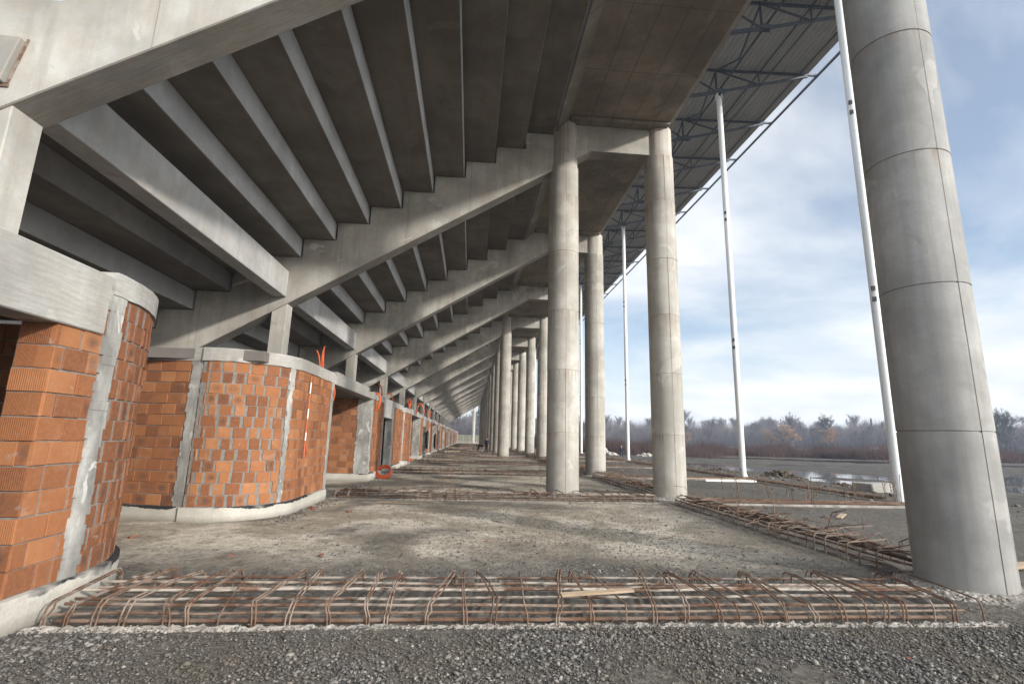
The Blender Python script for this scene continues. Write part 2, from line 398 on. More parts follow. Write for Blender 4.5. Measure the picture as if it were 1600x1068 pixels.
def m_wood():
    k = NT('raw_timber'); v = k.coords(); g = k.noise(k.scale(v, (1.2, 22, 22)), 2, 6, 0.6); n = k.noise(v, 3, 4)
    col = k.mix(k.rng(g, 0.35, 0.7), (0.34, 0.24, 0.15), (0.52, 0.41, 0.29)); col = k.mix(k.rng(n, 0.45, 0.7, 0, 0.5), col, (0.22, 0.17, 0.12))
    k.bump(g, 0.4, 0.005); return k.done(col, 0.8)
M['wood'] = m_wood()
M['pvc'] = flat('white_plastic_pipe', (0.78, 0.78, 0.76), 0.35)
M['room_dark'] = flat('dark_room_filler', (0.16, 0.145, 0.13), 0.9)  # dark fill for the added slabs and walls behind the shaded room openings
M['twig'] = flat('bare_twigs', (0.115, 0.088, 0.082), 0.9, 0, 0.25)
M['twig_pale'] = flat('pale_bare_twigs', (0.16, 0.135, 0.125), 0.9, 0, 0.25)
M['twig_dark'] = flat('dark_bare_twigs', (0.065, 0.055, 0.05), 0.9, 0, 0.25)
M['willow'] = flat('willow_twigs', (0.30, 0.17, 0.085), 0.9, 0, 0.2)
M['bark'] = flat('tree_bark', (0.12, 0.10, 0.085), 0.95, 0, 0.3)
M['needle'] = flat('evergreen_needles', (0.028, 0.042, 0.032), 0.8, 0, 0.3)
M['scrub'] = flat('dead_scrub_stems', (0.07, 0.040, 0.033), 0.95, 0, 0.5, 0.25)
M['weed'] = flat('dry_weed_stems', (0.19, 0.12, 0.075), 0.9, 0, 0.3)
M['cloth_navy'] = flat('navy_cloth', (0.018, 0.026, 0.055), 0.85)
M['cloth_black'] = flat('black_cloth', (0.012, 0.013, 0.018), 0.85)
M['cloth_grey'] = flat('light_grey_cloth', (0.42, 0.41, 0.40), 0.85)
M['skin'] = flat('skin', (0.45, 0.26, 0.18), 0.6)
M['hair'] = flat('dark_hair', (0.02, 0.015, 0.012), 0.7)
M['boot'] = flat('dark_boot_leather', (0.02, 0.018, 0.016), 0.6)
M['white'] = flat('white_car_paint', (0.78, 0.78, 0.77), 0.35); M['glass_dark'] = flat('dark_window_glass', (0.02, 0.025, 0.03), 0.1)
M['galv_fence'] = flat('grey_fence_wire', (0.35, 0.36, 0.37), 0.6)

# ------------------------------------------------------------------ layout constants
BAY = 9.0393; Y0 = 5.974; XA, XB, RC = 2.80, 6.104, 0.489; XP, RP = 13.538, 0.149
NF = 15
def yk(k): return Y0 + k*BAY

# ------------------------------------------------------------------ terrain
def vnoise(x, y, sc, seed):
    g = np.random.default_rng(seed).random((256, 256))
    x = x/sc + 1000.3; y = y/sc + 1000.7
    xi = np.floor(x).astype(int); yi = np.floor(y).astype(int); fx = x-xi; fy = y-yi
    fx = fx*fx*(3-2*fx); fy = fy*fy*(3-2*fy)
    a = g[xi % 256, yi % 256]; b = g[(xi+1) % 256, yi % 256]; c = g[xi % 256, (yi+1) % 256]; d = g[(xi+1) % 256, (yi+1) % 256]
    return (a*(1-fx)+b*fx)*(1-fy) + (c*(1-fx)+d*fx)*fy - 0.5
def fbm(x, y, sc, seed, oct=4):
    r = 0; a = 1.0
    for i in range(oct): r = r + a*vnoise(x, y, sc/2**i, seed+i); a *= 0.5
    return r
CUR_A = np.array([(21, 60), (25, 52), (28.2, 45), (31, 40), (35.5, 35.5), (40, 34), (47, 36), (58, 41), (75, 44)], float)
CUR_B = np.array([(30, 93), (37, 88), (45, 83), (56, 79), (70, 76), (84, 72)], float)
CUR_C = np.array([(23.5, 36), (25.5, 31), (28, 28.5), (34, 27), (46, 30)], float)
CUR_D = np.array([(13.2, 29.5), (16, 31.5), (20, 33)], float)
def dcurve(x, y, P):
    d = np.full(np.shape(x), 1e9)
    for (ax, ay), (bx, by) in zip(P[:-1], P[1:]):
        t = np.clip(((x-ax)*(bx-ax)+(y-ay)*(by-ay))/((bx-ax)**2+(by-ay)**2), 0, 1)
        d = np.minimum(d, np.hypot(x-ax-t*(bx-ax), y-ay-t*(by-ay)))
    return d
WATER_Z = -0.675
def sstep(x, a, b):
    t = np.clip((x-a)/(b-a), 0, 1); return t*t*(3-2*t)
def ground_z(x, y):
    x = np.asarray(x, float); y = np.asarray(y, float)
    out = sstep(x, 14.2, 21.5)
    z = -0.62*out
    z = z + 0.03*fbm(x, y, 3.0, 5)*(1-0.4*out) + out*(0.10*fbm(x, y, 7.0, 21) + 0.15*fbm(x*.5, y*1.5, 1.9, 31, 3))*(1-sstep(y, 88, 100))
    edge = sstep(x, 14.0, 16.0)*(1-sstep(x, 18.5, 21))
    z = z + edge*(0.25*np.maximum(fbm(x, y, 2.2, 77), 0) + 0.05)
    for P, wd, dp in ((CUR_A, 3.0, 0.30), (CUR_B, 5.0, 0.30), (CUR_C, 1.7, 0.26)):
        z = z - out*dp*np.exp(-(dcurve(x, y, P)/wd)**2)
    z = np.where((x < 13) & (y > 0), np.clip(z, -0.02, 0.035), z)
    # far bank behind the end of the stand and gentle rise under the wood
    z = z + sstep(y, 160, 176)*(1-sstep(x, 12, 40))*2.6
    z = z + sstep(np.hypot(x, y), 140, 330)*0.8*sstep(x, 20, 40)
    return z
def m_ground():
    k = NT('site_ground'); v = k.coords(jitter=False); x = k.sep(v)
    n0 = k.noise(v, 0.22, 5, 0.6, 0.3); n1 = k.noise(v, 0.9, 6, 0.65, 0.3); n2 = k.noise(v, 6, 6, 0.7); n3 = k.noise(v, 45, 4, 0.7)
    vo = k.voro(v, 26, 'Color'); vs = k.sep(vo)
    dust = k.noise(v, 0.42, 7, 0.62, 0.6); grit = k.noise(v, 2.4, 8, 0.72, 0.2)
    sand = k.mix(k.rng(grit, 0.36, 0.64), (0.255, 0.21, 0.15), (0.45, 0.385, 0.285))
    sand = k.mix(k.math('MULTIPLY', k.rng(dust, 0.47, 0.56), k.rng(grit, 0.3, 0.52, 0.35, 1.0)), sand, (0.63, 0.56, 0.45))
    sand = k.mix(k.rng(n2, 0.45, 0.7, 0, 0.6), sand, (0.15, 0.13, 0.105))
    sand = k.mix(k.rng(vs[0], 0.72, 0.95, 0, 0.5), sand, (0.42, 0.395, 0.35))
    sand = k.mix(k.rng(vs[2], 0.8, 0.98, 0, 0.6), sand, (0.10, 0.09, 0.08))
    grav = k.mix(k.rng(vs[1], 0.1, 0.9), (0.042, 0.037, 0.031), (0.135, 0.122, 0.103))
    grav = k.mix(k.rng(n2, 0.4, 0.7, 0, 0.5), grav, (0.075, 0.066, 0.055))
    # wet, darker mix in front of the ground beam, along the row of tall columns and in scattered damp blots
    wig = k.math('MULTIPLY', k.math('SUBTRACT', n1, 0.5), 2.6)
    yy = k.math('ADD', x[1], wig)
    near = k.rng(yy, 6.6, 8.2, 1, 0)
    xx = k.math('ADD', x[0], wig)
    right = k.rng(xx, 3.6, 6.2, 0, 1)
    blot = k.math('MULTIPLY', k.rng(n0, 0.50, 0.57), k.rng(grit, 0.34, 0.52, 0.3, 1.0))
    dk = k.math('MAXIMUM', k.math('MAXIMUM', near, right), k.math('MULTIPLY', blot, 0.9))
    col = k.mix(k.math('MULTIPLY', dk, 0.92), sand, grav)
    # churned mud of the open field
    fld = k.rng(k.math('ADD', x[0], k.math('MULTIPLY', wig, 1.5)), 14.5, 18.5)
    mud = k.mix(k.rng(n1, 0.35, 0.7), (0.030, 0.026, 0.021), (0.085, 0.072, 0.056))
    mud = k.mix(k.rng(k.noise(v, 0.35, 4, 0.6), 0.52, 0.64, 0, 0.6), mud, (0.11, 0.09, 0.062))
    col = k.mix(fld, col, mud)
    grass = k.mix(k.rng(n2, 0.35, 0.7), (0.085, 0.085, 0.04), (0.17, 0.145, 0.08))
    far = k.math('MULTIPLY', k.rng(x[1], 158, 166), k.rng(x[0], 14, 22, 1, 0))
    col = k.mix(far, col, grass)
    h = k.math('ADD', k.math('ADD', k.math('MULTIPLY', n2, 1.2), k.math('MULTIPLY', n3, 0.5)), k.math('MULTIPLY', vs[2], 0.5))
    k.bump(h, 0.9, 0.03)
    wet = k.math('MULTIPLY', fld, k.rng(n1, 0.4, 0.6, 0.35, 0.0))
    return k.done(col, k.math('SUBTRACT', 0.93, wet), spec=0.35)
def build_ground():
    xs = np.unique(np.concatenate([np.arange(-900, -40, 60), np.arange(-40, -8, 4), np.arange(-8, 24, 0.25), np.arange(24, 80, 0.6), np.arange(80, 140, 3), np.arange(140, 1300, 50)]))
    ys = np.unique(np.concatenate([np.arange(-300, -20, 40), np.arange(-20, 0, 1.5), np.arange(0, 24, 0.25), np.arange(24, 100, 0.6), np.arange(100, 260, 4), np.arange(260, 1500, 60)]))
    X, Y = np.meshgrid(xs, ys); Z = ground_z(X, Y)
    ny, nx = X.shape
    me = bpy.data.meshes.new('ground'); me.vertices.add(nx*ny)
    me.vertices.foreach_set('co', np.stack([X, Y, Z], -1).astype(np.float32).ravel())
    i = np.arange(ny-1)[:, None]*nx + np.arange(nx-1)[None, :]
    q = np.stack([i, i+1, i+nx+1, i+nx], -1).reshape(-1, 4)
    me.loops.add(q.size); me.polygons.add(len(q))
    me.loops.foreach_set('vertex_index', q.ravel().astype(np.int32)); me.polygons.foreach_set('loop_start', np.arange(0, q.size, 4, dtype=np.int32))
    me.polygons.foreach_set('use_smooth', np.ones(len(q), bool))
    me.update(calc_edges=True); me.materials.append(m_ground())
    o = bpy.data.objects.new('ground', me); C.objects.link(o); tag(o, kind='structure')
build_ground()
def build_water():
    k = NT('muddy_water'); v = k.coords(jitter=False)
    k.bump(k.noise(k.scale(v, (1, 1, 1)), 1.4, 3), 0.02, 0.01)
    mt = k.done((0.05, 0.045, 0.035), 0.03, 0, 0.7)
    mb = MB(); mb.add([(19, 14, WATER_Z), (130, 14, WATER_Z), (130, 98, WATER_Z), (19, 98, WATER_Z)], [(0, 1, 2, 3)])
    tag(mb.build('puddle_water', mt), kind='structure')
build_water()

# ------------------------------------------------------------------ concrete frame: rakers, stubs, columns
TR, RI = 0.975, 0.60                      # tread, riser
def tread(n): return 2.445-TR*(n+1), 2.445-TR*n, 11.75-RI*n
NT_ = 13
SOF = lambda x: 10.33 + 0.6175*(x-2.25)
def raker_profile():
    pts = [(-10.4, SOF(-10.4)), (3.70, 11.23), (6.40, 11.23), (6.40, 12.235), (2.445, 12.235)]
    for n in range(NT_):
        a, b, z = tread(n); pts += [(b, z), (a, z)]
    pts += [(-10.4, tread(NT_-1)[2])]
    out = [pts[0]]
    for p in pts[1:]:
        if math.hypot(p[0]-out[-1][0], p[1]-out[-1][1]) > 1e-4: out.append(p)
    return out
RW = 0.25
mb = MB(); mb.prism_y(raker_profile(), -RW, RW)
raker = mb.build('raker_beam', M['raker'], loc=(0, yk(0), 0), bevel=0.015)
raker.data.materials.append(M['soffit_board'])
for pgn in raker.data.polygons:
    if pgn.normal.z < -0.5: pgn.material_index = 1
tag(raker, 'sunlit sloping concrete raker beam nearest the camera, cutting the top left corner', 'beam', 'stepped concrete rakers')
for k in range(1, NF):
    o = copy_tree(raker, (0, yk(k), 0))
    tag(o, f'stepped sloping concrete raker beam, {ORD[k]} from the camera' + (' and joined to two round columns' if k == 1 else ''), 'beam', 'stepped concrete rakers')
mb = MB(); mb.obox((-6.22, -0.30, 6.02), (0.52, 0, -0.02), (0, 0.045, 0), (0.06, 0, 0.30))
mb.build('corbel_block', M['raker'], raker, bevel=0.01)
mb = MB(); mb.obox((-5.68, -0.262, 6.02), (0.012, 0, 0), (0, 0.008, 0), (0.06, 0, 0.31)); mb.box(-6.1, -5.72, -0.27, -0.254, 5.66, 5.70)
mb.build('rust_stain_edge', M['rust'], raker)

mb = MB(); mb.box(-0.215, 0.215, -0.22, 0.22, 3.2, 5.62)
stub = mb.build('stub_column', M['raker'], loc=(-5.875, yk(0), 0), bevel=0.012)
tag(stub, 'short square concrete stub column under the nearest raker at far left', 'column', 'square stub columns on the brick rooms')
for k in range(1, NF):
    tag(copy_tree(stub, (-5.85, yk(k), 0)), f'short square concrete stub column under the {ORD[k]} raker from the camera', 'column', 'square stub columns on the brick rooms')

def round_column(z1, joints, capz, seam=True, name='round_column', mat=None, jr=None):
    mb = MB(); prof = [(RC, -0.05)]
    js = [j for j in joints if j < z1-0.2]
    off = 0.0
    rr = random.Random(jr or 3)
    for j in js:
        r = RC+off
        prof += [(r, j-0.012), (r-0.011, j-0.006), (r-0.011, j+0.004)]
        off = rr.uniform(-0.004, 0.004)
        if capz and j >= capz-0.02: off = -0.03
        prof += [(RC+off, j+0.010)]
    prof += [(RC+off, z1)]
    # split long drums for smooth shading
    mb.lathe(prof, 56)
    o = mb.build(name, mat or M['column'], smooth=True)
    if seam:
        mb = MB()
        for sgn in (-1, 1):
            zz = -0.02
            top = (capz or z1)
            while zz < top-0.1:
                z2 = min(zz+0.62, top)
                mb.box(-0.004+rr.uniform(-.002, .002), 0.0035+rr.uniform(-.002, .001), sgn*(RC-0.02), sgn*(RC+0.0045), zz, z2-0.004); zz = z2
        s = mb.build('casting_seam', M['seam'], o)
    mb = MB(); rr2 = random.Random((jr or 3)+1)
    mb.lathe([(RC+0.30, -0.06), (RC+0.25, 0.0), (RC+0.20, 0.012), (RC+0.15, 0.022), (RC+0.10, 0.034), (RC+0.06, 0.045), (RC+0.035, 0.052), (RC+0.01, 0.058), (RC-0.03, 0.05)], 110, jit=0.010, rr=rr2)
    mb.build('broken_footing', M['footing'], o)
    return o
def add_crumbs(o, seed):
    rr = random.Random(seed); L = []
    for _ in range(900):
        a = rr.uniform(0, 6.283); r = RC+.03+abs(rr.gauss(.1, .12)); L.append((r*math.cos(a), r*math.sin(a), max(.0, .045-(r-RC-.03)*.2)))
    crumbs(o, L, seed, .005, .045)
JB = [1.87, 3.74, 5.61, 7.48, 9.5, 11.19]; JA = [1.87, 3.74, 5.61, 7.55, 9.5, 10.59]
b0 = round_column(12.24, JB, 11.19, mat=M['column_grey'], jr=5)
b0.location = (XB, yk(0), 0)
tag(b0, 'huge grey round concrete column nearest the camera at the right edge', 'column', 'outer row of round columns')
b1 = round_column(12.24, JB, 11.19, jr=9)
b1.location = (XB, yk(1), 0)
tag(b1, 'tall round concrete column with rust stained head, second in the outer row', 'column', 'outer row of round columns')
for k in range(2, NF):
    tag(copy_tree(b1, (XB, yk(k), 0)), f'round concrete column, {ORD[k]} from the camera in the outer row', 'column', 'outer row of round columns')
a1 = round_column(12.22, JA, 10.59, jr=14)
a1.location = (XA, yk(1), 0)
tag(a1, 'large round concrete column at the middle, nearest of the inner row', 'column', 'inner row of round columns')
ka = [4, 5, 6, 7, 8, 9, 10, 11, 12, 13, 14]
for i, k in enumerate(ka):
    tag(copy_tree(a1, (XA, yk(k), 0)), f'round concrete column, {ORD[i+1]} from the camera in the inner row', 'column', 'inner row of round columns')
fc = round_column(11.6, JB, None, jr=21, mat=M['column']); fc.location = (0.98, 157, 0)
tag(fc, 'lone pale round column standing free beyond the end of the stand', 'column')

# ------------------------------------------------------------------ precast terrace slabs, edge beams, deck
protos = []
for n in range(NT_):
    a, b, z = tread(n); mb = MB(); g = 0.055
    top = (z+RI) if n else 12.2
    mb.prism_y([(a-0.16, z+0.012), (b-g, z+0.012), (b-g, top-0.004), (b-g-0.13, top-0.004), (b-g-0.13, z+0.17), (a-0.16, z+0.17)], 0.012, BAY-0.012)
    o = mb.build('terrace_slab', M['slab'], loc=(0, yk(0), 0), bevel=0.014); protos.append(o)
    o.data.materials.append(M['slab_soffit'])  # downward faces take the copy with shade in its colour
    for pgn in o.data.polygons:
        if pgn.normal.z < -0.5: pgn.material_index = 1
BAYN = ['nearest', 'second nearest', 'third', 'fourth', 'fifth', 'sixth', 'seventh', 'eighth', 'ninth', 'tenth', 'eleventh', 'twelfth', 'thirteenth', 'fourteenth']
for kb in range(NF-1):
    for n in range(NT_):
        o = protos[n] if kb == 0 else copy_tree(protos[n], (0, yk(kb), 0))
        w = ['top', 'second', 'third', 'fourth', 'fifth', 'sixth', 'seventh', 'eighth', 'ninth', 'tenth', 'eleventh', 'twelfth', 'thirteenth'][n]
        tag(o, f'long precast concrete terrace slab, {w} step down from the deck in the {BAYN[kb]} bay', 'slab', 'precast terrace slabs between the rakers')
mb = MB(); mb.box(-6.08, -5.68, RW+0.004, BAY-RW-0.004, 5.66, 6.47)
eb = mb.build('edge_beam', M['beam'], loc=(0, yk(0), 0), bevel=0.012)
for kb in range(NF-1):
    o = eb if kb == 0 else copy_tree(eb, (0, yk(kb), 0))
    tag(o, f'pale horizontal concrete edge beam between stub columns in the {BAYN[kb]} bay', 'beam', 'pale edge beams between the rakers')
mb = MB()
mb.prism_y([(2.47, 11.79), (2.92, 12.25), (6.30, 12.25), (6.47, 12.33), (6.47, 12.62), (2.47, 12.62)], 0.006, BAY-0.006)
mb.prism_y([(2.92, 12.16), (6.28, 12.16), (6.33, 12.2495), (2.92, 12.2495)], RW+0.002, RW+0.42)
mb.prism_y([(2.92, 12.16), (6.28, 12.16), (6.33, 12.2495), (2.92, 12.2495)], BAY-RW-0.42, BAY-RW-0.002)
dk = mb.build('deck_slab', M['deck'], loc=(0, yk(0), 0), bevel=0.012)
for kb in range(NF-1):
    o = dk if kb == 0 else copy_tree(dk, (0, yk(kb), 0))
    tag(o, f'flat brown concrete deck slab with panel lines over the {BAYN[kb]} pair of outer columns', 'slab', 'flat deck slabs on the columns')
# unseen wall added along the low edge to keep out light from the left
mb = MB(); mb.box(-10.75, -10.42, -3.0, yk(NF-1)+0.3, -0.1, 4.6)
tag(mb.build('light_blocking_wall', M['slab']), 'long unseen concrete wall added to block light at the low side of the stand', 'wall')

# ------------------------------------------------------------------ canopy roof: trusses, bracing, sheeting, white posts
def sq(mb, a, b, r): mb.tube([a, b], r*1.06, 4, rot=math.pi/4)
def make_truss():
    t = empty('roof_truss', (0, 0, 0))
    mb = MB(); sq(mb, (4.0, 0, 22.62), (13.2, 0, 23.02), 0.075); sq(mb, (13.2, 0, 23.02), (19.75, 0, 23.27), 0.075); mb.build('top_chord', M['galv'], t)
    mb = MB(); sq(mb, (4.0, 0, 19.2), (13.62, 0, 21.64), 0.10); mb.build('bottom_chord', M['galv'], t)
    mb = MB(); sq(mb, (13.62, 0, 21.64), (19.1, 0, 23.14), 0.08); mb.build('cantilever_chord', M['galv'], t)
    mb = MB(); sq(mb, (13.42, 0, 21.64), (13.42, 0, 23.02), 0.065); mb.build('king_post', M['galv'], t)
    mb = MB(); sq(mb, (16.06, 0, 22.32), (16.06, 0, 23.12), 0.045); mb.build('web_post', M['galv'], t)
    mb = MB(); sq(mb, (13.6, 0, 22.98), (15.9, 0, 22.36), 0.05); mb.build('diagonal', M['galv'], t)
    mb = MB(); sq(mb, (11.3, 0, 22.9), (13.3, 0, 21.66), 0.05); mb.build('diagonal', M['galv'], t)
    mb = MB(); mb.box(13.30, 13.9, -0.13, -0.09, 21.52, 21.76); mb.box(13.30, 13.9, 0.09, 0.13, 21.52, 21.76); mb.build('gusset_plate', M['galv'], t)
    return t
truss = make_truss()
TN = 2*(NF-1)
tr_ks = [0.5 + 0.5*i for i in range(TN)]
for i, kk in enumerate(tr_ks):
    o = truss if i == 0 else copy_tree(truss)
    o.location = (0, yk(kk), 0)
    tag(o, f'grey steel roof truss, {("number " + str(i+1)) if i >= 20 else ORD[i]} from the camera under the canopy' if i >= 20 else f'grey steel roof truss under the canopy, {ORD[i]} from the camera end', 'truss', 'steel trusses of the canopy')
RY0, RY1 = yk(0.5)-1.0, yk(tr_ks[-1])+1.0
def make_sheet():
    prof = []; x = 4.2; up = True
    while x < 19.05:
        prof += [(x, 0.0), (x+0.10, 0.0), (x+0.135, 0.075), (x+0.265, 0.075), ]; x += 0.30
    prof.append((x, 0.0))
    mb = MB(); nb = 8
    zf = lambda x: 23.10+0.0385*(x-13.2)
    vs = []; fs = []; n = len(prof)
    for y in (RY0, RY1):
        vs += [(x, y, zf(x)+z+0.04) for x, z in prof] + [(x, y, zf(x)+z+0.05) for x, z in prof]
    for i in range(n-1):
        fs += [(i, i+1, 2*n+i+1, 2*n+i), (n+i+1, n+i, 3*n+i, 3*n+i+1)]
        fs += [(i+1, i, n+i, n+i+1), (2*n+i, 2*n+i+1, 3*n+i+1, 3*n+i)]
    fs += [(0, 2*n, 3*n, n), (n-1, 2*n-1, 4*n-1, 3*n-1)]
    mb.add(vs, fs)
    return tag(mb.build('roof_sheeting', M['roof']), 'ribbed grey metal roof sheeting over the canopy trusses', 'roof')
make_sheet()
def ytube(name, x, z, r, label, g='long steel runners of the canopy'):
    mb = MB(); sq(mb, (x, RY0, z), (x, RY1, z), r); tag(mb.build(name, M['galv']), label, 'purlin', g)
ytube('purlin', 11.6, 23.0, 0.05, 'dark steel purlin under the roof sheeting nearest the deck edge')
ytube('purlin', 16.06, 23.06, 0.04, 'thin dark steel purlin running along the tops of the truss web posts')
ytube('purlin', 16.10, 22.28, 0.035, 'thin steel runner along the bottoms of the truss web posts')
ytube('purlin', 18.55, 23.20, 0.035, 'thin dark steel purlin close to the outer rim of the roof sheeting')
ytube('eaves_tube', 19.78, 23.30, 0.075, 'blue grey steel eaves tube along the outer rim, sky showing beside it')
ytube('purlin', 13.62, 21.78, 0.06, 'stout steel runner linking the trusses above the white posts')
# zigzag bracing over the post line, one braced panel per gap between trusses
mb = MB(); h2 = BAY/2
sq(mb, (13.45, 0.05, 22.98), (13.55, h2/2, 21.86), 0.05); sq(mb, (13.55, h2/2, 21.86), (13.45, h2-0.05, 22.98), 0.05)
br = mb.build('zigzag_brace', M['galv'])
for i, kk in enumerate(tr_ks[:-1]):
    o = br if i == 0 else copy_tree(br)
    o.location = (0, yk(kk), 0)
    tag(o, 'steel zigzag brace between neighbouring roof trusses above the white posts', 'brace', 'zigzag braces between roof trusses')

def make_post():
    mb = MB(); mb.lathe([(RP, -0.06), (RP, 7.0), (RP, 14.0), (RP, 21.05), (RP*0.8, 21.2)], 24)
    o = mb.build('steel_post', M['post'], smooth=True)
    mb = MB(); mb.box(-0.3, 0.3, -0.3, 0.3, -0.09, -0.055); mb.build('base_plate', M['post'], o)
    mb = MB()
    mb.add([(RP-.01, -.012, -.05), (RP+0.16, -.012, -.05), (RP+0.02, -.012, 0.32), (RP-.01, -.012, 0.32), (RP-.01, .012, -.05), (RP+0.16, .012, -.05), (RP+0.02, .012, 0.32), (RP-.01, .012, 0.32)],
           [(0, 1, 2, 3), (7, 6, 5, 4), (0, 4, 5, 1), (1, 5, 6, 2), (2, 6, 7, 3), (3, 7, 4, 0)])
    mb.build('gusset', M['post'], o)
    for z in (7.35, 14.5):
        mb = MB(); mb.lathe([(RP-.01, z-.012), (RP+.006, z-.006), (RP+.006, z+.006), (RP-.01, z+.012)], 24); mb.build('weld_seam', M['post'], o)
    for sx, sy in ((-1, -1), (1, -1), (1, 1), (-1, 1)):
        mb = MB(); mb.tube([(.24*sx, .24*sy, -.06), (.24*sx, .24*sy, .03)], .022, 6); mb.build('anchor_bolt', M['rust_dark'], o)
    for z in (14.1, 13.7, 7.0, 6.62):
        mb = MB(); mb.obox((-RP*0.80, -RP*0.66, z), (0.05, -0.02, 0), (0.012, 0.03, 0), (0, 0, 0.075)); mb.build('cable_port', M['black'], o)
    mb = MB(); mb.box(-0.17, 0.17, -0.17, 0.17, 21.21, 21.24); mb.box(-0.15, -0.12, -0.15, 0.15, 21.24, 21.5); mb.box(0.12, 0.15, -0.15, 0.15, 21.24, 21.5)
    mb.build('head_bracket', M['post'], o)
    return o
post = make_post()
for k in range(1, NF):
    o = post if k == 1 else copy_tree(post)
    o.location = (XP, yk(k), -0.05)
    tag(o, ('slim white steel post beside the huge near column at the right' if k == 1 else f'slim white steel post holding the canopy, {ORD[k-1]} from the camera'), 'post', 'white steel posts under the canopy')
def stones(name, mat, P, Sz, seed, flat_=0.6, kind='stuff', label=None):
    g = np.random.default_rng(seed)
    t = (1+5**.5)/2
    V = np.array([(-1,t,0),(1,t,0),(-1,-t,0),(1,-t,0),(0,-1,t),(0,1,t),(0,-1,-t),(0,1,-t),(t,0,-1),(t,0,1),(-t,0,-1),(-t,0,1)], float); V /= np.linalg.norm(V[0])
    F = np.array([(0,11,5),(0,5,1),(0,1,7),(0,7,10),(0,10,11),(1,5,9),(5,11,4),(11,10,2),(10,7,6),(7,1,8),(3,9,4),(3,4,2),(3,2,6),(3,6,8),(3,8,9),(4,9,5),(2,4,11),(6,2,10),(8,6,7),(9,8,1)])
    n = len(P)
    v = V[None]*(1+g.uniform(-.3, .3, (n, 12, 1)))
    sc = np.stack([g.uniform(.7, 1.3, n), g.uniform(.6, 1.1, n), g.uniform(flat_*.6, flat_*1.2, n)], -1)
    v = v*sc[:, None, :]*Sz[:, None, None]
    a = g.uniform(0, 6.283, n); b = g.uniform(-.6, .6, n)
    ca, sa, cb_, sb = np.cos(a)[:, None], np.sin(a)[:, None], np.cos(b)[:, None], np.sin(b)[:, None]
    x, y, z = v[..., 0], v[..., 1]*cb_-v[..., 2]*sb, v[..., 1]*sb+v[..., 2]*cb_
    v = np.stack([x*ca-y*sa, x*sa+y*ca, z], -1)+P[:, None, :]
    f = (F[None]+(np.arange(n)*12)[:, None, None]).reshape(-1, 3)
    me = bpy.data.meshes.new(name); me.vertices.add(n*12); me.vertices.foreach_set('co', v.astype(np.float32).ravel())
    me.loops.add(f.size); me.polygons.add(len(f)); me.loops.foreach_set('vertex_index', f.ravel().astype(np.int32)); me.polygons.foreach_set('loop_start', np.arange(0, f.size, 3, dtype=np.int32))
    at = me.color_attributes.new('tone', 'FLOAT_COLOR', 'POINT'); c = np.repeat(g.random((n, 1, 3)), 12, 1); at.data.foreach_set('color', np.concatenate([c, np.ones((n, 12, 1))], -1).astype(np.float32).ravel())
    me.update(calc_edges=True); me.materials.append(mat)
    o = bpy.data.objects.new(name, me); C.objects.link(o); tag(o, label, None if kind == 'structure' else 'gravel', None, kind); return o
# ------------------------------------------------------------------ brick rooms
class Path:
    def __init__(s, pts):
        s.p = [Vector((a, b)) for a, b in pts]; s.s = [0.0]
        for a, b in zip(s.p[:-1], s.p[1:]): s.s.append(s.s[-1]+(b-a).length)
        s.len = s.s[-1]
    def at(s, q):
        q = min(max(q, 0), s.len)
        for i in range(len(s.p)-1):
            if q <= s.s[i+1] or i == len(s.p)-2:
                d = (s.p[i+1]-s.p[i]); l = d.length; t = (q-s.s[i])/l; d = d/l
                return s.p[i].lerp(s.p[i+1], t), Vector((d.y, -d.x))
    def cut(s, a, b, off):
        qs = [a] + [q for q in s.s if a+1e-4 < q < b-1e-4] + [b]
        out = []
        for i, q in enumerate(qs):
            p, _ = s.at(q)
            ns = []
            if i > 0: ns.append(s.at((qs[i-1]+q)/2)[1])
            if i < len(qs)-1: ns.append(s.at((qs[i+1]+q)/2)[1])
            n = sum(ns, Vector((0, 0))); n.normalize()
            n = n/max(n.dot(ns[0]), 0.5)
            out.append(p+n*off)
        return out
def arc(cx, cy, r, a0, a1, n=14):
    return [(cx+r*math.cos(R(a0+(a1-a0)*i/n)), cy+r*math.sin(R(a0+(a1-a0)*i/n))) for i in range(n+1)]
def strip(mb, path, a, b, o0, o1, z0, z1, jit=0.0, step=None, rr=rng):
    if step:
        n = max(1, int((b-a)/step)); cuts = [a+(b-a)*i/n for i in range(n+1)]
        extra = [q for q in path.s if a < q < b]
        qs = sorted(set(cuts+extra))
    else: qs = None
    if qs:
        P1 = []; P0 = []
        for q in qs:
            lo, hi = max(q-1e-3, 0), min(q+1e-3, path.len)
            P1.append(path.cut(max(a, q-0.02), min(b, q+0.02), o1)); P0.append(path.cut(max(a, q-0.02), min(b, q+0.02), o0))
        P1 = [c[len(c)//2] if 0 < i < len(P1)-1 else (c[0] if i == 0 else c[-1]) for i, c in enumerate(P1)]
        P0 = [c[len(c)//2] if 0 < i < len(P0)-1 else (c[0] if i == 0 else c[-1]) for i, c in enumerate(P0)]
    else:
        P1 = path.cut(a, b, o1); P0 = path.cut(a, b, o0)
    n = len(P1); vs = []; fs = []
    j = lambda: rr.uniform(-jit, jit)
    for p, q in zip(P1, P0):                 # p front, q back
        f = j()
        vs += [(p.x+f*.3, p.y, z0+j()), (p.x+f*.3, p.y, z1+j()*.5), (q.x, q.y, z1), (q.x, q.y, z0)]
    for i in range(n-1):
        A = 4*i; B = A+4
        fs += [(A, B, B+1, A+1), (A+1, B+1, B+2, A+2), (A+2, B+2, B+3, A+3), (A+3, B+3, B, A)]
    fs += [(0, 1, 2, 3), (4*n-1, 4*n-2, 4*n-3, 4*n-4)]
    mb.add(vs, fs)
COURSE = 0.21
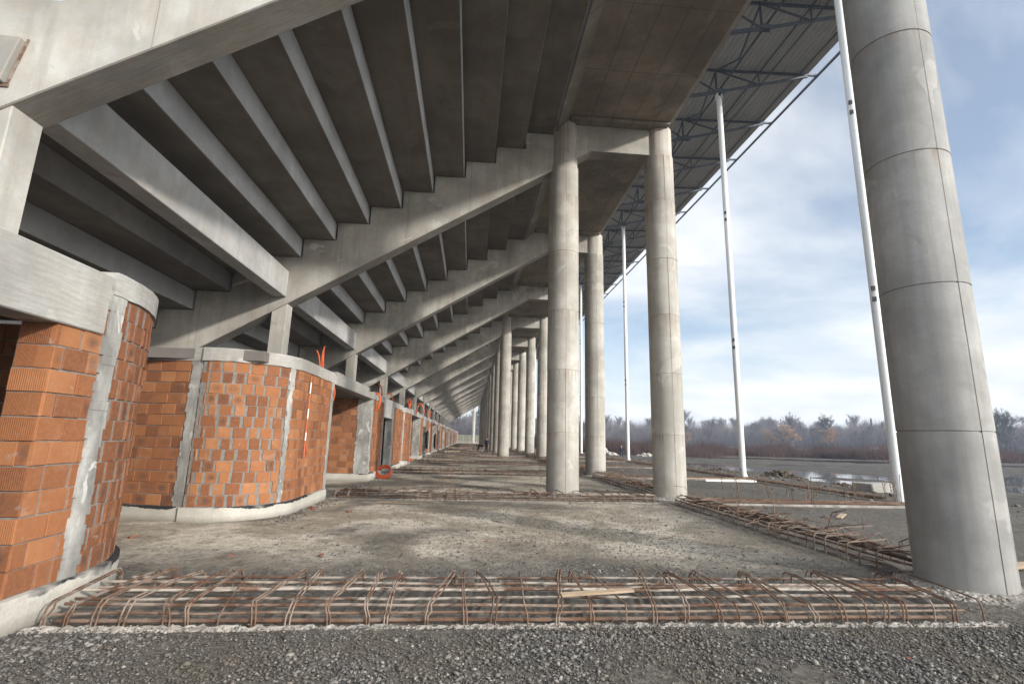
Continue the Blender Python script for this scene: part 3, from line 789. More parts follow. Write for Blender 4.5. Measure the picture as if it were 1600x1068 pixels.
def lay_bricks(mb, path, segs, z0, rows, rr, dark=0.0, offs=0.0):
    for r in range(rows):
        za = z0+r*COURSE+0.006; zb = z0+(r+1)*COURSE-0.006
        for sg in segs:
            a, b, w, jw = sg[:4]; dk_ = sg[4] if len(sg) > 4 else dark
            q = a - (w*0.5 if r % 2 else 0) - rr.uniform(0, 0.04)
            while q < b-0.02:
                ww = w*rr.uniform(0.92, 1.08)
                if rr.random() < 0.06: ww *= 0.6
                if w < 0.25 and rr.random() < 0.25: ww *= 1.35
                g = jw*rr.uniform(0.5, 1.5)
                s0 = max(q+g/2, a+0.004); s1 = min(q+ww-g/2, b-0.004); q += ww
                if s1-s0 < 0.03: continue
                p0, n0 = path.at(s0+1e-4); p1, n1 = path.at(s1-1e-4)
                nn = (n0+n1).normalized(); o = rr.uniform(-0.004, 0.007)+offs; zj = rr.uniform(-0.004, 0.004); ti = rr.uniform(-.004, .004)
                f0 = p0+nn*(o+ti); f1 = p1+nn*(o-ti); b0_ = p0-nn*0.05; b1_ = p1-nn*0.05
                A, B = za+zj, zb+zj+rr.uniform(-.004, .002)
                c = 0.004
                u = (p1-p0).normalized()*c
                vs = [(f0.x+u.x, f0.y+u.y, A+c), (f1.x-u.x, f1.y-u.y, A+c), (f1.x-u.x, f1.y-u.y, B-c), (f0.x+u.x, f0.y+u.y, B-c),
                      (p0.x+nn.x*(o-c), p0.y+nn.y*(o-c), A), (p1.x+nn.x*(o-c), p1.y+nn.y*(o-c), A), (p1.x+nn.x*(o-c), p1.y+nn.y*(o-c), B), (p0.x+nn.x*(o-c), p0.y+nn.y*(o-c), B),
                      (b0_.x, b0_.y, A), (b1_.x, b1_.y, A), (b1_.x, b1_.y, B), (b0_.x, b0_.y, B)]
                fs = [(0, 1, 2, 3)]; uv = [[(0, 0), (1, 0), (1, 1), (0, 1)]]
                for i in range(4):
                    k2 = (i+1) % 4
                    fs += [(i+4, k2+4, k2, i), (i+8, k2+8, k2+4, i+4)]; uv += [None, None]
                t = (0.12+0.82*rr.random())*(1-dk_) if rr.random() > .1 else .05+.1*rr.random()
                mb.add(vs, fs, uv, (t, rr.random(), rr.random()))
Z_PL, Z_BR, Z_RG = 0.27, 3.0, 3.26
def brick_wall(label, pts, segs, ties=(), ring=None, origin=None, thick=0.26, seed=1, rows=13, dark=0.0, group='brick walls of the rooms under the stand', plinth=True, mats=None, ties_off=0.014, rgz=None):
    rr = random.Random(seed)
    P = Path(pts); ox, oy = origin or pts[0]
    P = Path([(a-ox, b-oy) for a, b in pts])
    t = empty('brick_wall', (ox, oy, 0)); tag(t, label, 'wall', group)
    zt = Z_PL+rows*COURSE
    mb = MB(); lay_bricks(mb, P, segs, Z_PL, rows, rr, dark); mb.build('bricks', M['brick'], t)
    mb = MB()
    strip(mb, P, 0.0, P.len, -thick, -0.011, Z_PL-0.004, zt+0.004); mb.build('mortar_bed', M['mortar'], t)
    for (a, b, z0, z1) in ties:
        mb = MB(); n = 30
        for i in range(n):                       # rough poured edges: the width wanders course by course
            zz0, zz1 = z0+(z1-z0)*i/n, z0+(z1-z0)*(i+1)/n
            strip(mb, P, max(0, a+rr.uniform(-.035, .02)), min(P.len, b+rr.uniform(-.02, .035)), -0.03, ties_off+rr.uniform(-.003, .004), zz0+0.0008, zz1)
        mb.build('tie_column', M['strip'], t)
    if ring:
        mb = MB()
        for a, b in ring: strip(mb, P, a, b, -thick-0.02, 0.022, zt+0.005, rgz or Z_RG, 0.008, 0.22, rr)
        mb.build('ring_beam', M['ring'], t)
    if plinth:
        mb = MB(); strip(mb, P, 0, P.len, -thick-0.02, 0.055, -0.12, Z_PL-0.004, 0.010, 0.25, rr); mb.build('plinth', M['plinth'], t)
    return t
XF = -3.72
# nearest pier
pts0 = [(-4.04, 4.62), (XF, 4.62), (XF, 5.30)] + arc(-5.72, 5.30, 2.0, 0, 92, 16)[1:] + [(-9.4, 7.3)]
L1, L2 = 0.32, 1.0
T = brick_wall('nearest brick pier at the left edge with a rounded far end and ribbed bricks', pts0,
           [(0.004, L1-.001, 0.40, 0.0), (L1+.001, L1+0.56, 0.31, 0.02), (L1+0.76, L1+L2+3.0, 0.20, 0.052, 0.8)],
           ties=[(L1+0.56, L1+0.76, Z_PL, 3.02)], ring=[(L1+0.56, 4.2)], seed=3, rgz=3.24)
def lintel(label, y0, y1, z0, z1, x0=XF-0.30, x1=XF+0.028, step=0.0, mat='ring'):
    mb = MB(); mb.box(x0-XF, x1-XF, 0, y1-y0, z0, z1)
    if step: mb.box(x0-XF+.02, x1-XF-0.05, 0.35, y1-y0-0.5, z1+.002, z1+step)
    return tag(mb.build('lintel_beam', M[mat], loc=(XF, y0, 0), bevel=0.012), label, 'beam', 'lintel beams over the room openings')
lintel('deep whitish concrete lintel over the dark opening at the far left edge', 3.0, 5.14, 2.57, 3.17)
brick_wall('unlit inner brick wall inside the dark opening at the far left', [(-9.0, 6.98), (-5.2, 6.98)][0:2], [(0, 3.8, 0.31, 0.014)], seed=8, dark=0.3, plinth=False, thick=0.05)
brick_wall('unseen near brick jamb beside the camera, lengthened to keep sun out of the opening', [(XF, -2.4), (XF, 3.8)], [(0, 6.2, 0.31, 0.014)], rows=10, seed=9)  # out-of-view jamb, drawn long to block sun into the room
mb = MB(); pg = [(-10.4, -2.4), (-4.08, -2.4), (-4.08, 5.3)] + arc(-5.72, 5.30, 1.64, 4, 90, 8) + [(-10.4, 6.94)]
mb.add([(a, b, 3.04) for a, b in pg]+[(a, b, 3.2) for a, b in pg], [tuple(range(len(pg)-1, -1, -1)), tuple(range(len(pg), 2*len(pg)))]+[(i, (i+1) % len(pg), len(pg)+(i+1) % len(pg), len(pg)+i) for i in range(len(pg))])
tag(mb.build('darkening_ceiling', M['room_dark']), 'concrete ceiling slab added to darken the nearest brick room', 'slab', 'ceiling slabs added to darken the brick rooms')  # ceiling added and shaped to shut light out of the opening
PER = 2*BAY
NP = 8
ptsA = [(-7.5, 10.44), (-5.25, 9.98)] + arc(-5.05, 11.25, 1.33, 262, 360, 16) + [(XF, 13.6)]
PA = Path(ptsA)
sC = PA.s[2]; sE = PA.s[18]
ptsB = [(-7.0, 18.9), (XF, 18.9), (XF, 21.6)]
ptsC = [(-4.02, 23.9), (XF, 23.9), (XF, 27.4), (-5.6, 27.4)]
def shift(ps, d): return [(a, b+d) for a, b in ps]
protoA = brick_wall('wide brick room corner rounded like a drum, behind the nearest pier', ptsA,
    [(0, sC-0.26, 0.31, 0.014), (sC-0.06, sE-0.58, 0.21, 0.052), (sE-0.46, PA.len-0.17, 0.20, 0.012)],
    ties=[(sC-0.26, sC-0.06, Z_PL, 3.01), (sE-0.58, sE-0.46, Z_PL, 3.0), (PA.len-0.17, PA.len, 0.05, 3.02)], ring=[(0, PA.len)], origin=(XF, 13.6), seed=4)
protoB = brick_wall('brick wall of the recess with a rough concrete corner column, orange conduit above', ptsB,
    [(0, 2.80, 0.31, 0.014), (3.28+0.32, 5.82, 0.21, 0.014)],
    ties=[(2.80, 3.27, 0.02, 3.0), (3.285, 3.58, 0.02, 3.0), (5.86, 5.98, 0.05, 3.0)], ring=[(0, 3.28+2.7)], origin=(XF, 21.6), seed=5)
protoC = brick_wall('narrow brick strip behind a bare concrete door jamb, nearest the recess', ptsC,
    [(0.30+0.5, 0.30+3.4, 0.24, 0.016), (0.30+3.52, 0.30+3.5+1.8, 0.31, 0.014)],
    ties=[(0.0, 0.295, 0.02, 3.0), (0.305, 0.78, 0.02, 3.0)], ring=[(0, 5.6)], origin=(XF, 27.4), seed=6)
l1 = lintel('wide two layered concrete lintel over the open brick recess', 13.62, 18.88, 2.98, 3.22, step=0.14)
l2 = lintel('concrete lintel over the narrow black doorway past the recess', 21.62, 23.88, 2.42, 3.25)
mb = MB(); mb.box(-6.66, -0.42, -17.2, 0.0, 3.04, 3.24)
cs = tag(mb.build('darkening_ceiling', M['room_dark'], loc=(XF, 27.2, 0)), 'concrete ceiling slab added to darken the rounded brick room and recess', 'slab', 'ceiling slabs added to darken the brick rooms')  # added over the rooms to darken their interiors
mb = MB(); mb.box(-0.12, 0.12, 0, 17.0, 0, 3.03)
bw = tag(mb.build('dark_backing_wall', M['room_dark'], loc=(-7.6, 10.5, 0)), 'dark backing wall added behind the doorways of the rounded brick room', 'wall', 'dark backing walls added inside the brick rooms')  # dark wall added so the doorways stay black
for q in range(1, NP):
    d = q*PER; w = ORD[q]
    for pr, lab in ((protoA, f'rounded brick room corner, {w} along the row from the camera'), (protoB, f'flat brick recess wall with concrete corner, {w} along the row'),
                    (protoC, f'narrow brick strip with concrete door jamb, {w} along the row'), (l1, f'two layered concrete lintel over the {w} brick recess'),
                    (l2, f'concrete lintel over the {w} black doorway along the row'), (cs, f'concrete ceiling slab added to darken the {w} rounded brick room'),
                    (bw, f'dark backing wall added inside the {w} rounded brick room')):
        o = copy_tree(pr); o.location = (pr.location.x, pr.location.y+d, 0); o['label'] = lab

# ------------------------------------------------------------------ ground beams with rebar cages
def wob(a, b, n, amp, rr):
    a, b = Vector(a), Vector(b)
    return [a.lerp(b, i/n)+Vector((0, rr.uniform(-amp, amp), rr.uniform(-amp, amp)*.6)) for i in range(n+1)]
def stirrup_pts(x, y0, y1, zt, rr, tilt=0.10):
    t = rr.uniform(-tilt, tilt); dz = rr.uniform(-0.035, 0.02); e = rr.uniform(-0.05, 0.05); t2 = rr.uniform(-tilt, tilt)
    return [(x+t*.3, y0+rr.uniform(-.02, .02), -0.05), (x+t*.2, y0, zt*0.45), (x, y0+0.01, zt-0.045+dz), (x-t*.1, y0+0.045, zt+dz),
            (x+t2, (y0+y1)/2+e, zt+0.012+dz), (x+t2*2, y1-0.05, zt+0.008+dz*.4+rr.uniform(-.02, .02)), (x+t2*2, y1, zt-0.04+dz*.3), (x+t2*2+t*.2, y1+rr.uniform(-.02, .02), 0.0)]
def rough_strip(mb, x0, x1, ylo, yhi, z, rr, step=0.09, rag=0.05):
    n = int((x1-x0)/step); m = 5; vs = []; fs = []
    for i in range(n+1):
        a = ylo+rr.uniform(-rag, rag); b = yhi+rr.uniform(-rag, rag)
        for j in range(m+1):
            edge = (j in (0, m))
            vs.append((x0+(x1-x0)*i/n, a+(b-a)*j/m, (-0.03 if edge else z+rr.uniform(-.018, .018))))
    for i in range(n):
        for j in range(m):
            p = i*(m+1)+j; fs.append((p, p+m+1, p+m+2, p+1))
    mb.add(vs, fs)
def crumbs(parent, pts, seed, lo=.004, hi=.022, mat='footing'):
    g = np.random.default_rng(seed); P = np.array(pts, float); o = stones('concrete_crumbs', M[mat], P, lo+(hi-lo)*g.random(len(P))**2.6, seed, .7, kind='x')
    for q in ('category', 'label'):
        if q in o: del o[q]
    o['kind'] = 'stuff'; o.parent = parent; return o
def cross_cage(x0, x1, y0, y1, zt, nb, sp, rr, parts, loc, label, r_b=0.0135, r_s=0.0085, double=True, gap=None):
    t = empty('rebar_cage', loc); tag(t, label, 'rebar', 'rusty rebar cages of the ground beams')
    mb = MB(); rough_strip(mb, x0, x1, y0-0.09, y0+0.02, 0.012, rr, step=0.04, rag=0.02); mb.build('concrete_lip', M['footing'], t); crumbs(t, [(rr.uniform(x0, x1), y0-.05+rr.gauss(0, .035), .012) for _ in range(800 if parts else 300)], 77)
    mb = MB(); rough_strip(mb, x0, x1, y0+0.03, y1+0.06, 0.022, rr, step=0.05)
    mb.build('rough_concrete', M['rough'], t)
    one = None if parts else MB()
    for i in range(nb):
        y = y0+0.07+(y1-y0-0.14)*i/(nb-1); mb = one or MB()
        z = (zt-0.06+rr.uniform(-.03, .012)) if i else 0.09
        a = rr.uniform(-.15, .1)
        mb.tube(wob((x0+0.05+a, y, z), (x1-0.03-rr.uniform(0, .3), y+rr.uniform(-.05, .05), z+rr.uniform(-.02, .02)), 14, 0.013, rr), r_b*(1 if i else .8), 7)
        if parts: mb.build('long_bar', M['rust_bar'] if i > 1 else M['rust'], t, smooth=True)
    for z in (0.045,):
        mb = one or MB(); mb.tube(wob((x0+.2, y0+.03, z), (x1-.5, y0+.05, z), 10, .008, rr), r_b*1.25, 7)
        if parts: mb.build('long_bar', M['rust_dark'], t, smooth=True)
    x = x0+0.12
    while x < x1-0.05:
        if gap and gap[0] < x < gap[1]: x += sp; continue
        mb = one or MB()
        sp_ = stirrup_pts(x, y0, y1, zt, rr)
        mb.tube(sp_, r_s, 5)
        if double and rr.random() < 0.85:
            sh = rr.uniform(0.024, 0.045); yy = rr.uniform(-.12, .08)
            mb.tube([(p[0]+sh+(rr.uniform(-.012, .012)), p[1]+(yy if i > 3 else 0), p[2]-0.004) for i, p in enumerate(sp_)], r_s, 5)
        if parts: mb.build('stirrup', M['rust'] if rr.random() < .6 else M['rust_dark'], t, smooth=True)
        x += sp*rr.uniform(0.6, 1.35)
    if not parts: one.build('bars', M['rust'], t)
    return t
add_crumbs(b0, 61); add_crumbs(b1, 62); add_crumbs(a1, 63)
rr = random.Random(31)
cross_cage(-3.62, 5.25, 4.80, 5.92, 0.195, 7, 0.275, rr, True, (0, 0, 0), 'nearest rusty rebar cage lying across the foreground behind the dark gravel')
cross_cage(6.85, 10.5, 4.75, 5.8, 0.17, 7, 0.3, rr, False, (0, 0, 0), 'rusty rebar cage stub just right of the huge near column')
c1 = cross_cage(-3.60, 5.42, -1.24, -0.12, 0.215, 7, 0.33, rr, True, (0, yk(1), 0), 'long rusty rebar cage reaching the foot of the nearest inner column')
far = cross_cage(-3.60, 5.42, -1.24, -0.12, 0.215, 6, 0.34, rr, False, (0, yk(2), 0), 'rusty rebar cage crossing the ground at the second outer row gap')
for k in range(2, NF):
    o = far if k == 2 else copy_tree(far, (0, yk(k), 0))
    tag(o, f'rusty rebar cage crossing the gravel floor, {ORD[k]} from the camera', 'rebar', 'rusty rebar cages of the ground beams')
# beams running out to the white posts, with starter rods sticking up
def outer_beam():
    t = empty('starter_bar_beam', (0, 0, 0))
    mb = MB(); mb.box(6.75, 12.95, -1.52, -1.40, -0.1, 0.05); mb.box(6.75, 12.95, -0.72, -0.60, -0.1, 0.075); mb.build('curb', M['footing'], t, bevel=0.015)
    mb = MB(); rr = random.Random(5)
    for i in range(6): mb.tube(wob((6.7, -1.32+0.11*i, 0.07+.03*(i % 2)), (13.2, -1.32+0.11*i, 0.07), 16, 0.02, rr), 0.016, 5)
    mb.build('long_bars', M['rust_dark'], t)
    for i in range(34):
        x = rr.uniform(7.0, 13.0); y = rr.uniform(-1.45, -0.6); hgt = rr.uniform(0.35, 0.95); lean = rr.uniform(-.12, .12); mb = MB()
        pts = [(x, y, -0.02), (x+lean*.4, y+rr.uniform(-.03, .03), hgt*.5), (x+lean, y+rr.uniform(-.05, .05), hgt)]
        if rr.random() < .45: pts += [(x+lean+rr.uniform(-.18, .18), y, hgt+rr.uniform(-.06, .1)), (x+lean+rr.uniform(-.25, .25), y, hgt-rr.uniform(.05, .25))]
        mb.tube(pts, 0.0085, 5); mb.build('starter_rod', M['rust'], t)
    return t
ob = outer_beam()
for k in range(1, 9):
    o = ob if k == 1 else copy_tree(ob)
    o.location = (0, yk(k), 0)
    tag(o, ('curbed ground beam bristling with rusty starter rods, reaching the nearest white post' if k == 1 else f'curbed ground beam with rusty starter rods, {ORD[k-1]} from the camera'), 'rebar', 'starter rod beams to the white posts')
# messy longitudinal cages on the outer column row
def long_cage(parts, seed, label, k, x=5.95):
    rr = random.Random(seed); t = empty('rebar_cage', (x, yk(k)+0.62, 0)); tag(t, label, 'rebar', 'rusty rebar cages along the outer columns'); LN = BAY-1.9
    mb = MB(); vs = MB(); rough_strip(vs, 0.0, LN, -0.36, 0.42, 0.02, rr)
    mb.add([(-p[1], p[0], p[2]) for p in vs.v], vs.f); mb.build('rough_concrete', M['rough'], t)
    one = None if parts else MB()
    for i in range(8):
        xx = -0.3+0.6*i/7; mb = one or MB(); n = 12
        mb.tube([(xx+rr.uniform(-.025, .025), LN*j/n-0.1, 0.12+0.06*(i % 3)+rr.uniform(-.015, .015)) for j in range(n+1)], 0.0155, 6)
        if parts: mb.build('long_bar', M['rust_bar'] if i in (2, 3, 5) else M['rust_dark'], t, smooth=True)
    y = 0.1
    while y < LN-0.1:
        mb = one or MB(); sk = rr.uniform(-.22, .22)*(1 if y > 1.6 else .3); zt = 0.235+rr.uniform(-.03, .05)
        mb.tube([(-0.36, y, -.03), (-0.35, y, zt-.04), (-0.31, y+.01, zt), (0.31, y+sk, zt+rr.uniform(-.02, .06)), (0.36, y+sk, zt-.05), (0.36, y+sk, 0)], 0.0095, 5)
        if rr.random() < .5: mb.tube([(-0.34, y+.04, -.03), (-0.33, y+.04, zt-.03), (0.2+rr.uniform(0, .3), y+sk+.1, zt+rr.uniform(0, .12)), (0.32+rr.uniform(0, .2), y+sk+rr.uniform(-.1, .2), zt+rr.uniform(-.1, .2))], 0.009, 5)
        if parts: mb.build('stirrup', M['rust'], t, smooth=True)
        y += rr.uniform(0.16, 0.34)
    for i in range(16):                                  # bent loose wires and ties
        mb = one or MB(); yy = rr.uniform(0.4, LN-.4); p = Vector((rr.uniform(-.3, .4), yy, 0.2)); pts = [p]
        for j in range(rr.randint(3, 5)): p = p+Vector((rr.uniform(-.28, .28), rr.uniform(-.35, .35), rr.uniform(-.08, .16))); p.z = max(p.z, .05); pts.append(p)
        mb.tube(pts, 0.007, 4)
        if parts: mb.build('loose_wire', M['weed'] if i % 3 == 0 else M['rust'], t)
    if parts:
        for (yy, dx, dy, hh) in ((1.7, .05, -.35, .62), (1.35, -.25, .1, .5), (3.1, .2, .4, .75)):
            mb = MB(); mb.tube([(0.1, yy, .2), (0.1+dx*.6, yy+dy*.5, .2+hh*.6), (0.1+dx, yy+dy, hh), (0.16+dx, yy+dy-.05, hh+.03)], 0.009, 5); mb.build('loose_wire', M['weed'], t)
    if one: one.build('bars', M['rust'], t)
    return t
long_cage(True, 41, 'tangled rusty rebar cage running from the near grey column to the next outer column', 0)
lc = long_cage(False, 42, 'tangled rusty rebar cage running on from the second outer column', 1)
for k in range(2, 9): tag(copy_tree(lc, (5.95, yk(k)+.62, 0)), f'tangled rusty rebar cage along the outer columns, {ORD[k]} from the camera', 'rebar', 'rusty rebar cages along the outer columns')
def edge_rail():
    t = empty('edge_beam_rebar', (0, 0, 0)); rr = random.Random(8); mb = MB()
    for i in range(4): mb.tube([(XP-0.5+.14*i+rr.uniform(-.02, .02), 0.4+(BAY-.8)*j/10, 0.06+.03*(i % 2)+rr.uniform(-.02, .02)) for j in range(11)], 0.022, 5)
    y = .6
    while y < BAY-.6:
        mb.tube([(XP-.6, y, -.02), (XP-.58, y, .15), (XP+.05, y+rr.uniform(-.1, .1), .15), (XP+.08, y, 0)], .011, 4); y += rr.uniform(.2, .5)
    mb.build('bars', M['rust_dark'], t)
    mb = MB(); mb.box(XP-.75, XP-.63, .3, BAY-.3, -.1, .06); mb.build('curb', M['footing'], t, bevel=.012)
    return t
er = edge_rail()
for k in range(1, 7):
    o = er if k == 1 else copy_tree(er); o.location = (0, yk(k), -0.03)
    tag(o, f'low rusty rebar strip on the outer edge past the {ORD[k-1]} white post', 'rebar', 'low rebar strips between the white posts')

# ------------------------------------------------------------------ gravel and loose stones
def m_stone():
    k = NT('mixed_stones'); at = k.n('ShaderNodeVertexColor', layer_name='tone'); sp = k.n('ShaderNodeSeparateColor'); k.L(at.outputs[0], sp.inputs[0])
    rm = k.n('ShaderNodeValToRGB'); k.L(sp.outputs[0], rm.inputs[0]); e = rm.color_ramp.elements
    e[0].position = 0; e[0].color = (0.04, 0.038, 0.036, 1); e[1].position = 1; e[1].color = (0.36, 0.335, 0.295, 1)
    for p, c in ((.35, (.085, .08, .073, 1)), (.65, (.135, .126, .112, 1)), (.9, (.21, .195, .17, 1))): q = e.new(p); q.color = c
    n = k.noise(k.coords(jitter=False), 40, 4, .65); col = k.mix(k.rng(n, .35, .7, 0, .5), rm.outputs[0], (.07, .062, .055)); col = k.mix(k.rng(k.noise(k.coords(jitter=False), .9, 5, .6), .46, .62, 0, .6), col, (.105, .085, .06)); k.bump(n, .4, .004)
    return k.done(col, .75, spec=.4)
M['stone'] = m_stone()
def scatter():
    g = np.random.default_rng(3)
    n = 105000
    x = g.uniform(-4.2, 6.8, n); y = 2.9+1.83*g.random(n)**0.9
    over = g.random(n) < 0.07; y[over] = 4.66+np.abs(g.normal(0, .28, over.sum())); y = np.minimum(y, 6.2)
    pt = fbm(x, y, 0.9, 301, 3); s = (0.0045+0.015*g.random(n)**3.2)*(1.0+0.9*pt)
    big = g.random(n) < 0.007; s[big] = g.uniform(0.014, 0.034, big.sum())
    s[over] *= .8; s = np.clip(s, .003, .05)
    lip = (y > 4.63); s[lip] *= .6
    z = ground_z(x, y)+s*0.15+g.uniform(-.012, .010, n)+np.where(pt < -.33, -.010, 0)+np.where((y > 4.72) & (y < 6.0), .018, 0)
    P = [np.stack([x, y, z], -1)]; Z = [s]
    n = 24000                                           # thin scatter on the packed floor
    y = 6.0+13*g.random(n)**1.7; x = g.uniform(-3.7, 1, n)+ (y*.75)*g.random(n)
    keep = (x < 13)
    s = 0.006+0.012*g.random(n)**3
    big = g.random(n) < 0.01; s[big] = g.uniform(0.02, 0.04, big.sum())
    P.append(np.stack([x, y, ground_z(x, y)+s*.1], -1)[keep]); Z.append(s[keep])
    n = 2500                                            # rubble line on the edge of the platform
    x = g.normal(16.2, 1.8, n); y = g.uniform(12, 75, n); s = 0.02+0.09*g.random(n)**4
    P.append(np.stack([x, y, ground_z(x, y)+s*.2], -1)); Z.append(s)
    n = 1500; x = g.normal(-3.5, .14, n); y = g.uniform(9.8, 24, n); s = .01+.02*g.random(n)**2
    P.append(np.stack([x, y, ground_z(x, y)+s*.2], -1)); Z.append(s)
    stones('gravel', M['stone'], np.concatenate(P), np.concatenate(Z), 12, label='mixed grey gravel and loose stones strewn over the site floor')
scatter()
def heap(name, label, cat, c, rad, h, mat, seed, n=220, sz=(.05, .16)):
    g = np.random.default_rng(seed); a = g.uniform(0, 6.28, n); q = g.random(n)**.6; x = c[0]+rad*q*np.cos(a); y = c[1]+rad*.7*q*np.sin(a)
    z = c[2]+h*(1-q)*g.uniform(.5, 1, n)
    o = stones(name, mat, np.stack([x, y, z], -1), g.uniform(sz[0], sz[1], n), seed, .7, kind='x'); o['label'] = label; o['category'] = cat; del o['kind']; return o
M['pale_stone'] = flat('pale_rubble', (0.42, 0.39, 0.35), .9, 0, .2)
M['clod'] = flat('mud_clods', (0.075, 0.058, 0.04), .95, 0, .35)
heap('rubble_heap', 'pale rubble heap beside the distant walking person', 'rubble', (22.2, 82, -0.75), 2.6, 1.1, M['pale_stone'], 5, 160, (.12, .42))
heap('rubble_heap', 'small pale rubble heap left of the tall rust headed column', 'rubble', (28.5, 79, -0.6), 1.5, .5, M['pale_stone'], 6, 60, (.12, .4))
heap('mud_mound', 'brown mound of mud clods before the bright puddle', 'mound', (18.3, 28.6, -.35), 1.7, .6, M['clod'], 7, 420, (.05, .15))
heap('mud_mound', 'low brown ridge of mud clods behind the starter rods', 'mound', (17.2, 22.2, -.3), 1.5, .32, M['clod'], 8, 300, (.05, .15))
heap('mud_mound', 'small earth heap near the second white post', 'mound', (15.6, 30.5, -.2), 1.4, .4, M['clod'], 9, 220, (.05, .14))
mb = MB(); mb.obox((15.9, 18.6, 0.08), (.75, .1, 0), (-.06, .45, 0), (0, 0, .22)); tag(mb.build('concrete_block', M['ring'], bevel=.03), 'weathered pale concrete block left of the nearest white post foot', 'block')

# ------------------------------------------------------------------ boards, pipes
def board(label, c, ln, w, th, rz, tilt=0.0, mat='wood', name='timber_board'):
    mb = MB(); n = 6; vs = []
    for i in range(n+1):
        x = ln*(i/n-.5)
        for (yy, zz) in ((-w/2, 0), (w/2, 0), (w/2, th), (-w/2, th)): vs.append((x, yy, zz))
    fs = [(0, 3, 2, 1), (4*n, 4*n+1, 4*n+2, 4*n+3)]
    for i in range(n):
        A = 4*i
        for j in range(4): fs.append((A+j, A+(j+1) % 4, A+4+(j+1) % 4, A+4+j))
    mb.add(vs, fs); o = mb.build(name, M[mat], loc=c); o.rotation_euler = (0, tilt, rz); return tag(o, label, 'board', 'loose timber boards')
board('pale splintered board lying on the nearest rebar cage', (1.27, 4.98, 0.222), 0.72, 0.085, 0.018, 0.10, -0.03)
board('weathered board on the ground at the right edge behind the huge column', (8.3, 6.95, 0.03), 1.6, 0.2, 0.04, .2)
board('second weathered board under the right edge, flatter and darker', (8.6, 6.4, 0.0), 1.7, 0.16, 0.03, .12)
board('long thin board lying just before the second white post', (11.3, 22.7, 0.03), 4.2, 0.16, 0.05, .02)
for i, (x, y, rz, ln) in enumerate(((-1.0, 66, .2, 2.6), (0.9, 60, -.1, 2.2), (-1.8, 52, .5, 1.8), (-2.6, 71, 1.2, 2.4), (0.1, 74, .05, 3.0))):
    board(f'pale board on the far floor before the stooping worker, {["longest bright", "nearest the worker", "closest to camera", "beside the brick rooms", "farthest"][i]} one', (x, y, .2), ln, .24, .06, rz)
mb = MB(); mb.tube([(10.4, 21.6, .05), (11.4, 21.62, .05), (12.7, 21.55, .05)], .055, 10)
tag(mb.build('plastic_pipe', M['pvc'], smooth=True), 'white plastic pipe lying by the second white post', 'pipe')

# ------------------------------------------------------------------ litter on the floor
M['shard'] = flat('broken_brick', (0.20, 0.075, 0.05), .9, 0, .25)
def shard(label, x, y, sz, seed):
    rr = random.Random(seed); mb = MB(); c = [(-1,-.6,0),(1,-.6,0),(1,.6,0),(-1,.6,0),(-1,-.6,.5),(1,-.6,.5),(1,.6,.5),(-1,.6,.5)]
    mb.add([(a*sz+rr.uniform(-.35, .35)*sz, b*sz+rr.uniform(-.3, .3)*sz, d*sz+rr.uniform(-.1, .2)*sz) for a, b, d in c], [(3,2,1,0),(4,5,6,7),(0,1,5,4),(1,2,6,5),(2,3,7,6),(3,0,4,7)])
    o = mb.build('brick_shard', M['shard'], loc=(x, y, float(ground_z(x, y))), bevel=sz*.08); o.rotation_euler = (rr.uniform(-.2, .2), rr.uniform(-.2, .2), rr.uniform(0, 6)); tag(o, label, 'brick shard', 'broken brick bits on the ground')
for i, (px_, py_, sz, lab) in enumerate(((1418, 1030, .022, 'small red brick shard on the near gravel at lower right'), (500, 868, .05, 'reddish brick shard on the floor before the drum shaped brick corner'), (208, 840, .06, 'flat red brick bit on the floor beside the nearest brick pier'),
        (488, 795, .07, 'red brick bit near the end of the drum shaped brick corner'), (360, 868, .035, 'tiny brick crumb midway between pier and rebar cage'), (545, 800, .06, 'brick shard before the recess, by the second rebar cage'), (760, 845, .03, 'tiny brick crumb alone on the middle floor'))):
    p = on_z(px_, py_); shard(lab, p.x, p.y, sz, 90+i)
def offcut(label, x, y, ln, rz, seed):
    rr = random.Random(seed); mb = MB(); mb.tube([(-ln/2, 0, .012), (-ln*.2, rr.uniform(-.04, .04), .02), (ln*.2, rr.uniform(-.04, .04), .012), (ln/2, rr.uniform(-.1, .1), .03)], .007, 5)
    o = mb.build('steel_offcut', M['rust'], loc=(x, y, float(ground_z(x, y)))); o.rotation_euler = (0, 0, rz); tag(o, label, 'rebar offcut', 'rebar offcuts on the floor')
offcut('bent rebar offcut on the floor left of the tangled cage', 3.6, 8.9, .7, .6, 1); offcut('short rebar offcut in the middle of the floor', .6, 10.4, .5, 2.1, 2); offcut('rebar offcut close to the drum shaped brick corner', -2.9, 9.6, .6, 1.2, 3)
offcut('long rebar offcut lying on the dark ground right of the tangled cage', 8.2, 10.2, 1.1, .3, 4)
board('short splintered board on the dark ground right of the tangled cage', (8.9, 11.6, .02), .9, .12, .025, .8)
board('narrow board on the floor before the second rebar cage', (-1.7, 12.9, .02), 1.0, .08, .02, -.15)
